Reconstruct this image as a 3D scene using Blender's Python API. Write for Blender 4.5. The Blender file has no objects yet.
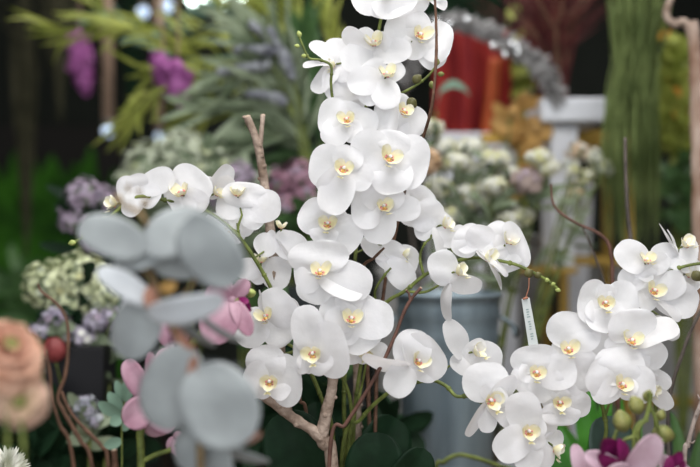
import bpy, math, random
from mathutils import Vector, Matrix, noise
R = math.radians
PI = math.pi
random.seed(7)
scn = bpy.context.scene
COL = scn.collection
K = 0.72 / 700.0            # sensor 36 mm / lens 50 mm, over 700 px
TZ = 0.66                   # top of the long display table
CZ = 1.3                    # camera height


def P(px, py, Y):
    """a point of the shop that stands at depth Y and shows at (px, py)"""
    if py >= 540:                                     # rooted on the table, below the frame
        return Vector(((px - 350) * K * Y, Y, TZ + .006))
    return Vector(((px - 350) * K * Y, Y, CZ - (py - 233.5) * K * Y))


# ---------------------------------------------------------------- materials
def mat(name, col, rough=0.5, var=0.0, scale=30.0, col2=None, trans=0.0, bump=0.0, bscale=60.0,
        metal=0.0, emit=0.0, spec=0.28, attr=False, sheen=0.0, stretch=None):
    m = bpy.data.materials.new(name)
    m.use_nodes = True
    nt = m.node_tree
    nd = nt.nodes
    b = nd['Principled BSDF']
    out = nd['Material Output']
    b.inputs['Roughness'].default_value = rough
    b.inputs['Metallic'].default_value = metal
    b.inputs['Specular IOR Level'].default_value = spec
    c = (*col, 1)
    b.inputs['Base Color'].default_value = c
    tc = nd.new('ShaderNodeTexCoord')
    mp = nd.new('ShaderNodeMapping')
    nt.links.new(tc.outputs['Object'], mp.inputs['Vector'])
    if stretch:
        mp.inputs['Scale'].default_value = stretch
    csock = None
    if var > 0 or col2:
        n = nd.new('ShaderNodeTexNoise')
        n.inputs['Scale'].default_value = scale
        n.inputs['Detail'].default_value = 4
        nt.links.new(mp.outputs['Vector'], n.inputs['Vector'])
        r = nd.new('ShaderNodeValToRGB')
        r.color_ramp.elements[0].position = 0.35
        r.color_ramp.elements[1].position = 0.65
        r.color_ramp.elements[0].color = (*(x * (1 - var) for x in col), 1)
        r.color_ramp.elements[1].color = (*(col2 if col2 else tuple(min(1, x * (1 + var)) for x in col)), 1)
        nt.links.new(n.outputs['Fac'], r.inputs['Fac'])
        csock = r.outputs['Color']
    if attr:                                  # the petal's own pigment, painted along its length
        a = nd.new('ShaderNodeAttribute')
        a.attribute_name = 'pigment'
        if csock:
            mx = nd.new('ShaderNodeMix')
            mx.data_type = 'RGBA'
            mx.blend_type = 'MULTIPLY'
            mx.inputs['Factor'].default_value = 1
            nt.links.new(a.outputs['Color'], mx.inputs['A'])
            nt.links.new(csock, mx.inputs['B'])
            csock = mx.outputs['Result']
        else:
            csock = a.outputs['Color']
    if csock:
        nt.links.new(csock, b.inputs['Base Color'])
    if bump > 0:
        n2 = nd.new('ShaderNodeTexNoise')
        n2.inputs['Scale'].default_value = bscale
        n2.inputs['Detail'].default_value = 5
        nt.links.new(mp.outputs['Vector'], n2.inputs['Vector'])
        bp = nd.new('ShaderNodeBump')
        bp.inputs['Strength'].default_value = bump
        bp.inputs['Distance'].default_value = 0.01
        nt.links.new(n2.outputs['Fac'], bp.inputs['Height'])
        nt.links.new(bp.outputs['Normal'], b.inputs['Normal'])
    if trans > 0:
        t = nd.new('ShaderNodeBsdfTranslucent')
        t.inputs['Color'].default_value = c
        if csock:
            nt.links.new(csock, t.inputs['Color'])
        mxs = nd.new('ShaderNodeMixShader')
        mxs.inputs['Fac'].default_value = trans
        nt.links.new(b.outputs['BSDF'], mxs.inputs[1])
        nt.links.new(t.outputs['BSDF'], mxs.inputs[2])
        nt.links.new(mxs.outputs['Shader'], out.inputs['Surface'])
    if emit > 0:
        b.inputs['Emission Color'].default_value = c
        b.inputs['Emission Strength'].default_value = emit
    return m


M = dict(
    petal=mat('white_petal_cloth', (.89, .885, .90), .55, .03, 40, trans=.42, bump=.12, bscale=90, spec=.25),
    lip=mat('orchid_lip', (1, 1, 1), .5, .08, 120, trans=.2, attr=True, spec=.3),
    callus=mat('orchid_callus', (.80, .34, .08), .45, .5, 260, col2=(.88, .62, .22)),
    maroon=mat('orchid_spots', (.66, .26, .26), .5, .3, 200),
    stem=mat('orchid_stem_green', (.10, .13, .03), .5, .3, 60, col2=(.18, .22, .055)),
    bud=mat('bud_olive', (.19, .22, .06), .5, .3, 60, col2=(.25, .24, .08)),
    budgreen=mat('bud_green', (.36, .42, .13), .5, .2, 60),
    darkbud=mat('bud_dark', (.11, .105, .04), .5, .3, 60),
    darkleaf=mat('orchid_leaf_dark', (.007, .022, .010), .5, .3, 30, bump=.1, spec=.12),
    greyorchid=mat('grey_green_orchid_leaf', (.045, .075, .06), .5, .2, 30),
    euc=mat('eucalyptus_grey', (.31, .335, .34), .6, .16, 22, trans=.15, bump=.08, bscale=50),
    eucpale=mat('eucalyptus_pale_underside', (.62, .65, .68), .7, .08, 22, trans=.2),
    eucstem=mat('eucalyptus_stem', (.2, .14, .07), .6, .3, 60),
    rust=mat('rusty_bract', (.26, .13, .09), .6, .3, 60),
    plum=mat('plum_bract', (.13, .06, .10), .6, .3, 60),
    branch=mat('driftwood_bark', (.27, .19, .14), .8, .3, 45, col2=(.42, .33, .27), bump=.5, bscale=120),
    cut=mat('cut_wood', (.50, .37, .28), .8, .2, 80),
    twig=mat('brown_twig', (.13, .07, .045), .75, .3, 70, bump=.3, bscale=150),
    redtwig=mat('red_willow_twig', (.12, .06, .045), .6, .3, 50),
    greytwig=mat('grey_twig', (.09, .075, .065), .8, .3, 50),
    paletwig=mat('pale_twig', (.34, .28, .25), .8, .3, 60),
    copper=mat('copper_willow', (.13, .07, .045), .6, .3, 40),
    pink=mat('pink_petal', (.44, .22, .30), .5, .12, 25, col2=(.58, .38, .46), trans=.25),
    palepink=mat('pale_pink_petal', (.64, .43, .52), .5, .1, 25, col2=(.74, .58, .66), trans=.25),
    magenta=mat('magenta_lip', (.17, .01, .085), .5, .3, 60),
    peach=mat('peach_petal', (1, 1, 1), .6, .1, 30, trans=.25, attr=True, spec=.25),
    offwhite=mat('white_aster', (.86, .86, .80), .6, .05, 40, trans=.2),
    hydrangea=mat('pale_green_floret', (.58, .64, .36), .6, .22, 30, col2=(.78, .82, .56), trans=.2),
    sagegreen=mat('sage_floret', (.48, .54, .40), .6, .25, 30, col2=(.66, .71, .55), trans=.2),
    mauve=mat('mauve_floret', (.35, .27, .36), .6, .25, 30, col2=(.50, .42, .52), trans=.2),
    rosemauve=mat('rose_mauve_floret', (.36, .18, .25), .6, .25, 30, col2=(.52, .32, .40), trans=.2),
    lilac=mat('lilac_floret', (.42, .38, .50), .6, .2, 30, col2=(.66, .62, .72), trans=.2),
    violet=mat('violet_wisteria', (.38, .08, .33), .6, .3, 30, col2=(.56, .20, .50), trans=.2),
    greyviolet=mat('grey_lavender', (.27, .28, .34), .7, .25, 30, col2=(.44, .46, .49), trans=.1),
    olive=mat('olive_leaf', (.26, .32, .05), .5, .3, 12, col2=(.46, .50, .12), trans=.3),
    sage=mat('sage_leaf', (.17, .23, .13), .6, .25, 12, col2=(.32, .38, .26), trans=.2),
    midgreen=mat('mid_green_leaf', (.05, .11, .04), .45, .3, 14, col2=(.09, .18, .06), trans=.15),
    deepgreen=mat('deep_green_leaf', (.011, .03, .014), .6, .3, 14, trans=.1, spec=.12),
    fresh=mat('fresh_green_leaf', (.06, .26, .03), .4, .3, 14, col2=(.12, .38, .06), trans=.3),
    mint=mat('mint_leaf', (.20, .32, .24), .6, .15, 14, trans=.2),
    moss=mat('preserved_moss', (.02, .09, .008), .9, .5, 5, col2=(.055, .20, .015), bump=.8, bscale=60),
    tangled=mat('dry_hanging_moss', (.05, .05, .026), .9, .3, 20, col2=(.075, .07, .04)),
    whitefl=mat('white_floret', (.80, .80, .74), .6, .08, 40, trans=.2),
    creamfl=mat('cream_floret', (.66, .66, .36), .6, .15, 40, trans=.2),
    tanfl=mat('tan_floret', (.55, .38, .24), .7, .2, 40),
    greyleaf=mat('dusty_leaf', (.16, .19, .13), .7, .25, 20, col2=(.26, .29, .22), trans=.1),
    red=mat('red_cloth', (.25, .012, .018), .6, .3, 6, col2=(.34, .03, .022), stretch=(4, 4, .5)),
    redorange=mat('orange_cloth', (.36, .07, .02), .6, .2, 8),
    redgrass=mat('dark_red_grass', (.095, .018, .024), .6, .4, 20, col2=(.17, .045, .04)),
    browngrass=mat('brown_grass', (.24, .15, .09), .7, .3, 20),
    grass=mat('green_grass', (.13, .19, .05), .55, .3, 10, col2=(.25, .32, .11), trans=.2),
    silver=mat('silver_grey_plume', (.27, .26, .26), .4, .4, 40, col2=(.52, .51, .51), bump=.5, bscale=90),
    glitter=mat('silver_spangle', (.8, .82, .85), .2, metal=1.0),
    whitepot=mat('white_planter', (.70, .72, .77), .5, .04, 10),
    gold=mat('gold_metal', (.38, .24, .05), .4, .15, 10, metal=.5),
    zinc=mat('galvanised_zinc', (.14, .19, .225), .42, .22, 5, col2=(.26, .325, .365), metal=.3, stretch=(3, 3, .4)),
    blackpot=mat('black_planter', (.008, .008, .010), .5, .2, 10),
    clay=mat('clay_pot', (.28, .14, .08), .8, .2, 20),
    glassgrey=mat('dark_vase', (.028, .032, .034), .3, .3, 10),
    greypanel=mat('grey_painted_panel', (.36, .355, .345), .6, .10, 3, col2=(.42, .415, .41)),
    darkgap=mat('dark_recess', (.02, .018, .016), .8),
    birch=mat('birch_bark', (.24, .13, .08), .8, .2, 22, col2=(.44, .34, .28), bump=.4, bscale=60, stretch=(1, 1, .5)),
    orange=mat('orange_petal', (.75, .28, .03), .5, .2, 30, col2=(.85, .48, .08), trans=.2),
    yellow=mat('yellow_petal', (.62, .50, .06), .5, .2, 30, trans=.2),
    taupe=mat('taupe_petal', (.36, .28, .25), .6, .2, 30, col2=(.48, .38, .34), trans=.2),
    lowleaf=mat('low_green_leaf', (.04, .17, .03), .4, .3, 14, col2=(.08, .27, .05), trans=.25),
    rosyred=mat('rosy_bud', (.24, .05, .05), .5, .2, 30),
    amber=mat('amber_leaf', (.50, .30, .10), .6, .25, 20, trans=.2),
    tag=mat('paper_tag', (.55, .58, .57), .6, .04, 30),
    ink=mat('tag_ink', (.24, .32, .31), .6),
    copperstring=mat('copper_string', (.35, .15, .09), .6),
    rope=mat('brown_rope', (.42, .29, .21), .8, .3, 60, bump=.5, bscale=200),
    bulb=mat('lit_bulb', (.62, .76, .98), .3, emit=.8),
    tube=mat('lit_lamp', (.86, 1.0, .94), .3, emit=7.0),
    lampmetal=mat('lamp_metal', (.25, .25, .25), .4, metal=.8),
    tabletop=mat('oak_table', (.20, .13, .08), .6, .25, 6, stretch=(1, 6, 6)),
    floor=mat('concrete_floor', (.13, .125, .12), .7, .15, 4),
    wall=mat('dark_wall', (.016, .019, .015), .9, .3, 2),
    ceil=mat('dark_ceiling', (.05, .05, .05), .9, .1, 3),
)


# ---------------------------------------------------------------- mesh builder
class MB:
    def __init__(self):
        self.v, self.f, self.mi, self.c, self.smooth = [], [], [], [], []
        self.has_c = False

    def add(self, vs, fs, mi=0, cols=None, smooth=True):
        o = len(self.v)
        self.v.extend(vs)
        if cols:
            self.has_c = True
            self.c.extend(cols)
        else:
            self.c.extend([(1, 1, 1, 1)] * len(vs))
        for f in fs:
            self.f.append([i + o for i in f])
            self.mi.append(mi)
            self.smooth.append(smooth)

    def grid(self, fn, nu, nv, mi=0, cfn=None):
        vs, cs = [], []
        for i in range(nu + 1):
            for j in range(nv + 1):
                vs.append(fn(i / nu, j / nv * 2 - 1))
                if cfn:
                    cs.append((*cfn(i / nu, j / nv * 2 - 1), 1))
        fs = []
        for i in range(nu):
            for j in range(nv):
                a = i * (nv + 1) + j
                fs.append((a, a + 1, a + nv + 2, a + nv + 1))
        self.add(vs, fs, mi, cs if cfn else None)

    def tube(self, pts, rads, sides=8, mi=0, cap=True, jit=0.0):
        n = len(pts)
        if not isinstance(rads, (list, tuple)):
            rads = [rads] * n
        vs, fs = [], []
        prev = None
        for i, p in enumerate(pts):
            d = (pts[min(i + 1, n - 1)] - pts[max(i - 1, 0)])
            if d.length < 1e-9:
                d = Vector((0, 0, 1))
            d.normalize()
            if prev is None:
                a = d.orthogonal().normalized()
            else:
                a = (prev - d * prev.dot(d))
                a = a.normalized() if a.length > 1e-6 else d.orthogonal().normalized()
            prev = a
            b = d.cross(a)
            r = rads[i]
            for k in range(sides):
                t = 2 * PI * k / sides
                rr = r * (1 + jit * (random.random() - .5))
                vs.append(p + a * (math.cos(t) * rr) + b * (math.sin(t) * rr))
        for i in range(n - 1):
            for k in range(sides):
                q = (k + 1) % sides
                fs.append((i * sides + k, i * sides + q, (i + 1) * sides + q, (i + 1) * sides + k))
        if cap:
            fs.append(tuple(range(sides - 1, -1, -1)))
            fs.append(tuple((n - 1) * sides + k for k in range(sides)))
        self.add(vs, fs, mi)

    def ball(self, c, r, mi=0, seg=10, ring=7, axis=None, cols=None):
        """ellipsoid; r = float or (rx, ry, rz); axis = direction of its z"""
        if not isinstance(r, (list, tuple)):
            r = (r, r, r)
        q = Vector((0, 0, 1)).rotation_difference(axis.normalized()).to_matrix() if axis else Matrix.Identity(3)
        vs, fs = [], []
        vs.append(c + q @ Vector((0, 0, -r[2])))
        for i in range(1, ring):
            t = -PI / 2 + PI * i / ring
            for k in range(seg):
                p = 2 * PI * k / seg
                vs.append(c + q @ Vector((r[0] * math.cos(t) * math.cos(p), r[1] * math.cos(t) * math.sin(p), r[2] * math.sin(t))))
        vs.append(c + q @ Vector((0, 0, r[2])))
        for k in range(seg):
            fs.append((0, 1 + (k + 1) % seg, 1 + k))
        for i in range(ring - 2):
            for k in range(seg):
                a = 1 + i * seg + k
                b = 1 + i * seg + (k + 1) % seg
                fs.append((a, b, b + seg, a + seg))
        l = len(vs) - 1
        s = 1 + (ring - 2) * seg
        for k in range(seg):
            fs.append((s + k, s + (k + 1) % seg, l))
        self.add(vs, fs, mi, [cols] * len(vs) if cols else None)

    def lathe(self, c, prof, seg=28, mi=0):
        vs, fs = [], []
        for (r, z) in prof:
            for k in range(seg):
                t = 2 * PI * k / seg
                vs.append(c + Vector((r * math.cos(t), r * math.sin(t), z)))
        for i in range(len(prof) - 1):
            for k in range(seg):
                q = (k + 1) % seg
                fs.append((i * seg + k, i * seg + q, (i + 1) * seg + q, (i + 1) * seg + k))
        self.add(vs, fs, mi)

    def box(self, lo, hi, mi=0, taper=1.0, bev=0.0):
        """box; taper scales the bottom about its own centre"""
        cx, cy = (lo[0] + hi[0]) / 2, (lo[1] + hi[1]) / 2
        b = bev
        rings = []
        for z, s, inset in ((lo[2], taper, b), (lo[2] + b, taper, 0), (hi[2] - b, 1, 0), (hi[2], 1, b)):
            hx, hy = (hi[0] - lo[0]) / 2 * s - inset, (hi[1] - lo[1]) / 2 * s - inset
            rings.append([Vector((cx + sx * hx, cy + sy * hy, z)) for sx, sy in ((-1, -1), (1, -1), (1, 1), (-1, 1))])
        if b == 0:
            rings = [rings[0], rings[3]]
        vs = [v for r in rings for v in r]
        fs = [(3, 2, 1, 0)]
        n = len(rings)
        for i in range(n - 1):
            for k in range(4):
                q = (k + 1) % 4
                fs.append((i * 4 + k, i * 4 + q, i * 4 + 4 + q, i * 4 + 4 + k))
        fs.append(tuple((n - 1) * 4 + k for k in range(4)))
        self.add(vs, fs, mi, smooth=False)

    def leaf(self, base, tip, width, roll=0.0, arch=0.0, fold=0.0, mi=0, nu=7, nv=4, pw=(.6, .6), face=None, cfn=None, wave=0.0):
        """a blade from base to tip; its face looks at the camera, turned by roll about its length"""
        ax = tip - base
        L = ax.length
        if L < 1e-6:
            return
        d = ax / L
        view = face if face else Vector((0, -1, 0))
        s = d.cross(view)
        s = s.normalized() if s.length > 1e-4 else d.orthogonal().normalized()
        n = s.cross(d)
        q = Matrix.Rotation(roll, 3, d)
        s, n = q @ s, q @ n
        a, b = pw
        um = a / (a + b)
        nrm = um ** a * (1 - um) ** b
        ph = random.random() * 6

        def fn(t, v):
            u = (1 - math.cos(PI * t)) / 2
            w = width / 2 * (max(u, 0) ** a * max(1 - u, 0) ** b) / nrm
            h = arch * L * 4 * u * (1 - u) + fold * abs(v) * w + wave * w * math.sin(u * 7 + v * 2 + ph)
            return base + d * (u * L) + s * (v * w) + n * h
        self.grid(fn, nu, nv, mi, cfn)

    def build(self, name, mats, parent=None, origin=None):
        me = bpy.data.meshes.new(name)
        o = bpy.data.objects.new(name, me)
        COL.objects.link(o)
        if not isinstance(mats, (list, tuple)):
            mats = [mats]
        off = Vector((0, 0, 0))
        if parent is not None:
            off = wloc(parent)
            o.parent = parent
        org = origin if origin is not None else (off if parent is not None else self.base())
        me.from_pydata([tuple(v - org) for v in self.v], [], self.f)
        for m in mats:
            me.materials.append(m)
        me.polygons.foreach_set('material_index', self.mi)
        me.polygons.foreach_set('use_smooth', self.smooth)
        if self.has_c:
            at = me.color_attributes.new('pigment', 'FLOAT_COLOR', 'POINT')
            at.data.foreach_set('color', [x for c in self.c for x in c])
        me.update()
        o.location = org - off
        o['w'] = tuple(org)
        return o

    def base(self):
        xs = [v.x for v in self.v]
        ys = [v.y for v in self.v]
        return Vector(((min(xs) + max(xs)) / 2, (min(ys) + max(ys)) / 2, min(v.z for v in self.v)))


def wloc(o):
    return Vector(o['w'])


def tag(o, label, cat, group=None, kind=None):
    o['label'] = label
    o['category'] = cat
    if group:
        o['group'] = group
    if kind:
        o['kind'] = kind
    return o


def thing(name, loc, label, cat, group=None):
    o = bpy.data.objects.new(name, None)
    o.empty_display_size = .02
    COL.objects.link(o)
    o.location = loc
    o['w'] = tuple(loc)
    return tag(o, label, cat, group)


def spline(pts, n=8):
    """Catmull-Rom through the points"""
    out = []
    m = len(pts)
    for i in range(m - 1):
        p0, p1, p2, p3 = pts[max(i - 1, 0)], pts[i], pts[i + 1], pts[min(i + 2, m - 1)]
        for k in range(n):
            t = k / n
            out.append(.5 * ((2 * p1) + (p2 - p0) * t + (2 * p0 - 5 * p1 + 4 * p2 - p3) * t * t + (3 * p1 - p0 - 3 * p2 + p3) * t ** 3))
    out.append(pts[-1])
    return out


def path(pix, Y):
    """points (px, py[, Y]) -> smooth world path"""
    return spline([P(p[0], p[1], p[2] if len(p) > 2 else Y) for p in pix])


def lerp(a, b, t):
    return a + (b - a) * t


# ---------------------------------------------------------------- the setting
def struct(name, lo, hi, m):
    b = MB()
    b.box(lo, hi)
    o = b.build(name, m)
    o['kind'] = 'structure'
    return o


RX, RY0, RY1, RZ = 2.6, -1.2, 4.6, 2.9
struct('floor', (-RX, RY0, -.1), (RX, RY1, 0), M['floor'])
struct('wall_back', (-RX, RY1, 0), (RX, RY1 + .1, RZ), M['wall'])
struct('wall_left', (-RX - .1, RY0, 0), (-RX, RY1, RZ), M['wall'])
struct('wall_right', (RX, RY0, 0), (RX + .1, RY1, RZ), M['wall'])
struct('ceiling', (-RX, RY0, RZ), (RX, RY1, RZ + .1), M['ceil'])

t = thing('display_table', Vector((0, 1.55, 0)), 'long dark oak display table carrying all the flower arrangements', 'table')
b = MB(); b.box((-1.35, .72, TZ - .04), (1.35, 2.42, TZ), bev=.004); b.build('table_top', M['tabletop'], t)
for sx in (-1.27, 1.21):
    for sy in (.78, 2.30):
        b = MB(); b.box((sx, sy, 0), (sx + .06, sy + .06, TZ - .041)); b.build('leg', M['tabletop'], t)


# ---------------------------------------------------------------- white moth orchids
def orchid_flower(root, px, py, Y, size, yaw, pitch, roll, petals=None, cen=None, op=1.0, cup=None):
    c = P(px, py, Y)
    S = size * K * Y
    rnd = random.Random(int(px * 31 + py * 17))
    if not petals:
        yaw += rnd.uniform(-9, 9); pitch += rnd.uniform(-8, 8)
    rot = Matrix.Rotation(R(yaw), 3, 'Z') @ Matrix.Rotation(R(-pitch), 3, 'X') @ Matrix.Rotation(R(90), 3, 'X') @ Matrix.Rotation(R(-roll), 3, 'Z')

    def put(v):
        return c + rot @ (v * S)

    def tepal(mb, ang, L, W, a, b_, lift, bend, cupk, z0, wav):
        um = a / (a + b_)
        nrm = um ** a * (1 - um) ** b_
        ca, sa = math.cos(ang), math.sin(ang)
        ph = rnd.random() * 6
        asym = rnd.uniform(-.03, .03)

        def fn(t, v):
            u = (1 - math.cos(PI * t)) / 2
            w = W * (max(u, 0) ** a * max(1 - u, 0) ** b_) / nrm
            x, y = v * w + asym * u, .015 + L * u
            z = z0 + lift * u + bend * u * u + cupk * (v * w) ** 2 / max(W, .01) + wav * w * math.sin(3.2 * u + 2.4 * v + ph)
            return put(Vector((x * ca + y * sa, -x * sa + y * ca, z)))
        mb.grid(fn, 12, 10)
    def blade(mb, cc, tx, ty, w):
        """one tepal from the heart of the bloom to where its tip shows; a slim one is a broad one turned on edge"""
        ln = math.hypot(tx - cpx, ty - cpy)
        true_w = max(w, ln * .62)
        turn = math.acos(max(.12, min(1, w / true_w)))
        turn = (turn if rnd.random() < .5 else -turn) + rnd.uniform(-.16, .16)
        tip = P(tx, ty, Y + rnd.uniform(-.010, .010))
        mb.leaf(cc, tip, true_w * K * Y * 1.14, turn, rnd.uniform(-.03, .11), rnd.uniform(-.10, .16), 0, 13, 10, (.36, .36), wave=rnd.uniform(.03, .09))
    if petals:
        cpx, cpy = cen if cen else (px, py)
        cc = P(cpx, cpy, Y + .006)
        order = sorted(petals, key=lambda q: -q[2])
        f = MB()
        for q in order[2:] or order[1:]:
            blade(f, cc, *q)
        f.ball(cc + Vector((0, .003, 0)), .035 * S, 0, 8, 6)
        fo = f.build('flower', M['petal'], root, origin=c)
        for q in (order[:2] if len(order) > 2 else order[:1]):
            p = MB(); blade(p, cc + Vector((0, -.003, 0)), *q)
            p.build('petal', M['petal'], fo)
    else:
        k = cup if cup is not None else rnd.uniform(-.2, .6)
        f = MB()
        for ang in (0, R(138), R(-138)):
            tepal(f, ang + rnd.uniform(-.14, .14), .52 * rnd.uniform(.93, 1.07), .195 * rnd.uniform(.9, 1.1), .5, .5, rnd.uniform(-.10, .10) * op, rnd.uniform(-.18, .08), rnd.uniform(-.3, .5), -.014, .11)
        fo = f.build('flower', M['petal'], root, origin=c)
        for sgn in (1, -1):
            p = MB()
            tepal(p, sgn * R(74) + rnd.uniform(-.2, .2), .54 * rnd.uniform(.94, 1.06), .33 * rnd.uniform(.92, 1.06), .42, .42,
                  rnd.uniform(-.06, .26) * op, rnd.uniform(-.24, .06), k, .004, .12)
            p.build('petal', M['petal'], fo)
    # the lip: two cupped side lobes, a forward mid lobe with a forked tip, orange callus, white column above
    lb = MB()
    Yl, Wt, Gr = (.90, .80, .38), (.92, .91, .82), (.90, .87, .62)

    def lobe(base, d, up, L, W, curl, a=.45, b_=.45):
        d = d.normalized(); s = d.cross(up).normalized(); n = s.cross(d)
        um = a / (a + b_); nrm = um ** a * (1 - um) ** b_

        def fn(t, v):
            u = (1 - math.cos(PI * t)) / 2
            w = W * (max(u, 0) ** a * max(1 - u, 0) ** b_) / nrm
            return put(base + d * (L * u) + s * (v * w) + n * (curl * (u * u * L + 1.2 * v * v * w)))

        def cf(t, v):
            q = min(1, t * 1.3)
            return tuple(lerp(x, y, q) for x, y in zip(Yl, Wt if abs(v) > .6 else Gr))
        lb.grid(fn, 7, 6, 0, cf)
    lobe(Vector((.02, -.03, .02)), Vector((.8, .42, .28)), Vector((-.5, .1, 1)), .20 * rnd.uniform(.85, 1.15), .105, .5)
    lobe(Vector((-.02, -.03, .02)), Vector((-.8, .42, .28)), Vector((.5, .1, 1)), .20 * rnd.uniform(.85, 1.15), .105, .5)
    lobe(Vector((0, -.03, .02)), Vector((0, -.75, .75)), Vector((0, .7, .7)), .20, .09, .35, .5, .6)
    lobe(Vector((.0, -.15, .15)), Vector((.45, -.5, .4)), Vector((0, .7, .7)), .09, .022, .8, .4, .8)
    lobe(Vector((.0, -.15, .15)), Vector((-.45, -.5, .4)), Vector((0, .7, .7)), .09, .022, .8, .4, .8)
    lo = lb.build('lip', M['lip'], fo)
    cb = MB()
    cb.ball(put(Vector((0, -.035, .065))), (.036 * S, .03 * S, .026 * S), 0, 8, 6)
    for q in range(7):
        a = q * .9 + rnd.random()
        cb.ball(put(Vector((.042 * math.cos(a) * 1.3, -.02 + .05 * math.sin(a), .062))), .017 * S, 1, 6, 5)
    cb.build('callus', [M['callus'], M['maroon']], fo)
    cm = MB()
    cm.tube([put(Vector((0, .0, 0))), put(Vector((0, .02, .05))), put(Vector((0, .012, .085))), put(Vector((0, -.005, .1)))],
            [.02 * S, .024 * S, .026 * S, .014 * S], 8)
    cm.build('column', M['petal'], fo)
    back = rot @ Vector((0, 0, -1))
    return c, back, S


def bud(root, px, py, Y, rpx, d=(0, 0, 1), m='bud', el=1.25):
    b = MB()
    r = rpx * K * Y
    c = P(px, py, Y)
    ax = Vector(d).normalized()
    # a bud: plump ellipsoid drawn to a point with two seam ridges
    prof = 9
    qr = Vector((0, 0, 1)).rotation_difference(ax).to_matrix()
    vs, fs = [], []
    seg = 12
    for i in range(prof + 1):
        t = i / prof
        z = (-1 + 2 * t) * r * el
        rr = r * math.sin(PI * min(1, .03 + t * .95)) ** .75 * (1.05 - .25 * t)
        for k in range(seg):
            a = 2 * PI * k / seg
            q = rr * (1 + .06 * math.cos(3 * a))
            vs.append(c + qr @ Vector((q * math.cos(a), q * math.sin(a), z)))
    for i in range(prof):
        for k in range(seg):
            q = (k + 1) % seg
            fs.append((i * seg + k, i * seg + q, (i + 1) * seg + q, (i + 1) * seg + k))
    fs.append(tuple(range(seg - 1, -1, -1)))
    fs.append(tuple(prof * seg + k for k in range(seg)))
    b.add(vs, fs)
    return b.build('bud', M[m], root)


def spray(label, stems, Y, flowers, buds=(), group='white moth orchid sprays', w=4.0, m='stem', thin=()):
    """stems: pixel paths, the first one rooted below; flowers: px, py, size, yaw, pitch, roll, dY"""
    first = stems[0]
    root = thing('orchid_spray', P(first[0][0], first[0][1], first[0][2] if len(first[0]) > 2 else Y), label, 'orchid', group)
    s = MB()
    allp = []
    for i, st in enumerate(stems):
        pts = path(st, Y)
        n = len(pts)
        r0 = w * K * Y * .5 * (1 if i == 0 else .7)
        s.tube(pts, [lerp(r0 * 1.15, r0 * .75, j / (n - 1)) for j in range(n)], 8)
        for j in range(6, n - 4, 11):                     # nodes on the stem
            s.ball(pts[j], r0 * 1.35, 0, 8, 6)
        allp += pts
    cut = [q for q in allp]
    for fl in flowers:
        c, back, S = orchid_flower(root, fl[0], fl[1], Y + fl[6], fl[2], fl[3], fl[4], fl[5], *(fl[7:]))
        near = min(cut, key=lambda q: (q - c - back * .02).length + (.02 if q.z > c.z else 0))
        if (near - c).length < .14:
            mid = c + back * min(.03, .35 * (near - c).length + .008)
            s.tube(spline([near, lerp(near, mid, .6) + Vector((0, .004, .004)), mid, c - back * .002], 5), .0015, 6)
    s.build('stem', M[m], root)
    for bd in buds:
        bud(root, *bd)
    return root


YB = 1.42
spray('orchid spray arching far left over the grey eucalyptus, tip hung with tiny buds',
      [[(336, 560, 1.47), (334, 452, 1.47), (322, 400, 1.46), (298, 345, 1.45), (278, 303, 1.44), (262, 271, 1.43), (240, 238, 1.42), (216, 217, 1.41), (195, 207, 1.4), (165, 200, 1.39), (137, 197, 1.38), (112, 215, 1.37), (92, 232, 1.36), (73, 243, 1.35)],
       [(240, 238, 1.42), (238, 228, 1.42), (242, 215, 1.42)]], 1.41,
      [(118, 203, 56, -60, 0, -8, -.03, [(117, 194, 28), (134, 174, 20), (174, 174, 24), (158, 202, 24), (126, 216, 18)], (140, 189)),
       (183, 194, 66, -14, 30, -12, -.02, [(202, 171, 40), (165, 187, 22), (186, 215, 24), (208, 206, 22), (170, 206, 18)]),
       (214, 194, 48, 60, 20, 20, .02, [(230, 165, 16), (233, 178, 14), (208, 176, 14)], (207, 197)),
       (238, 197, 60, 0, 60, 10, .02, [(246, 182, 40), (281, 204, 30), (216, 204, 26), (240, 237, 24), (262, 226, 22)], (244, 208)),
       (229, 228, 50, -25, -48, 0, .04, [(204, 221, 20), (226, 243, 20), (246, 236, 22)]),
       (281, 229, 40, 10, 60, 20, .03, [(307, 252, 26), (256, 251, 22), (293, 268, 10), (266, 236, 14), (292, 240, 18)], (275, 239)),
       (261, 263, 50, 10, 60, -10, .04, [(235, 268, 20), (291, 276, 30), (252, 282, 16), (272, 256, 14)], (263, 270))],
      [(83, 237, 1.355, 2.6, (-.4, 0, .6), 'budgreen'), (72, 243, 1.35, 3.2, (-1, 0, -.2), 'budgreen'), (104, 219, 1.36, 3, (-.6, 0, -.5), 'budgreen')])

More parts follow.
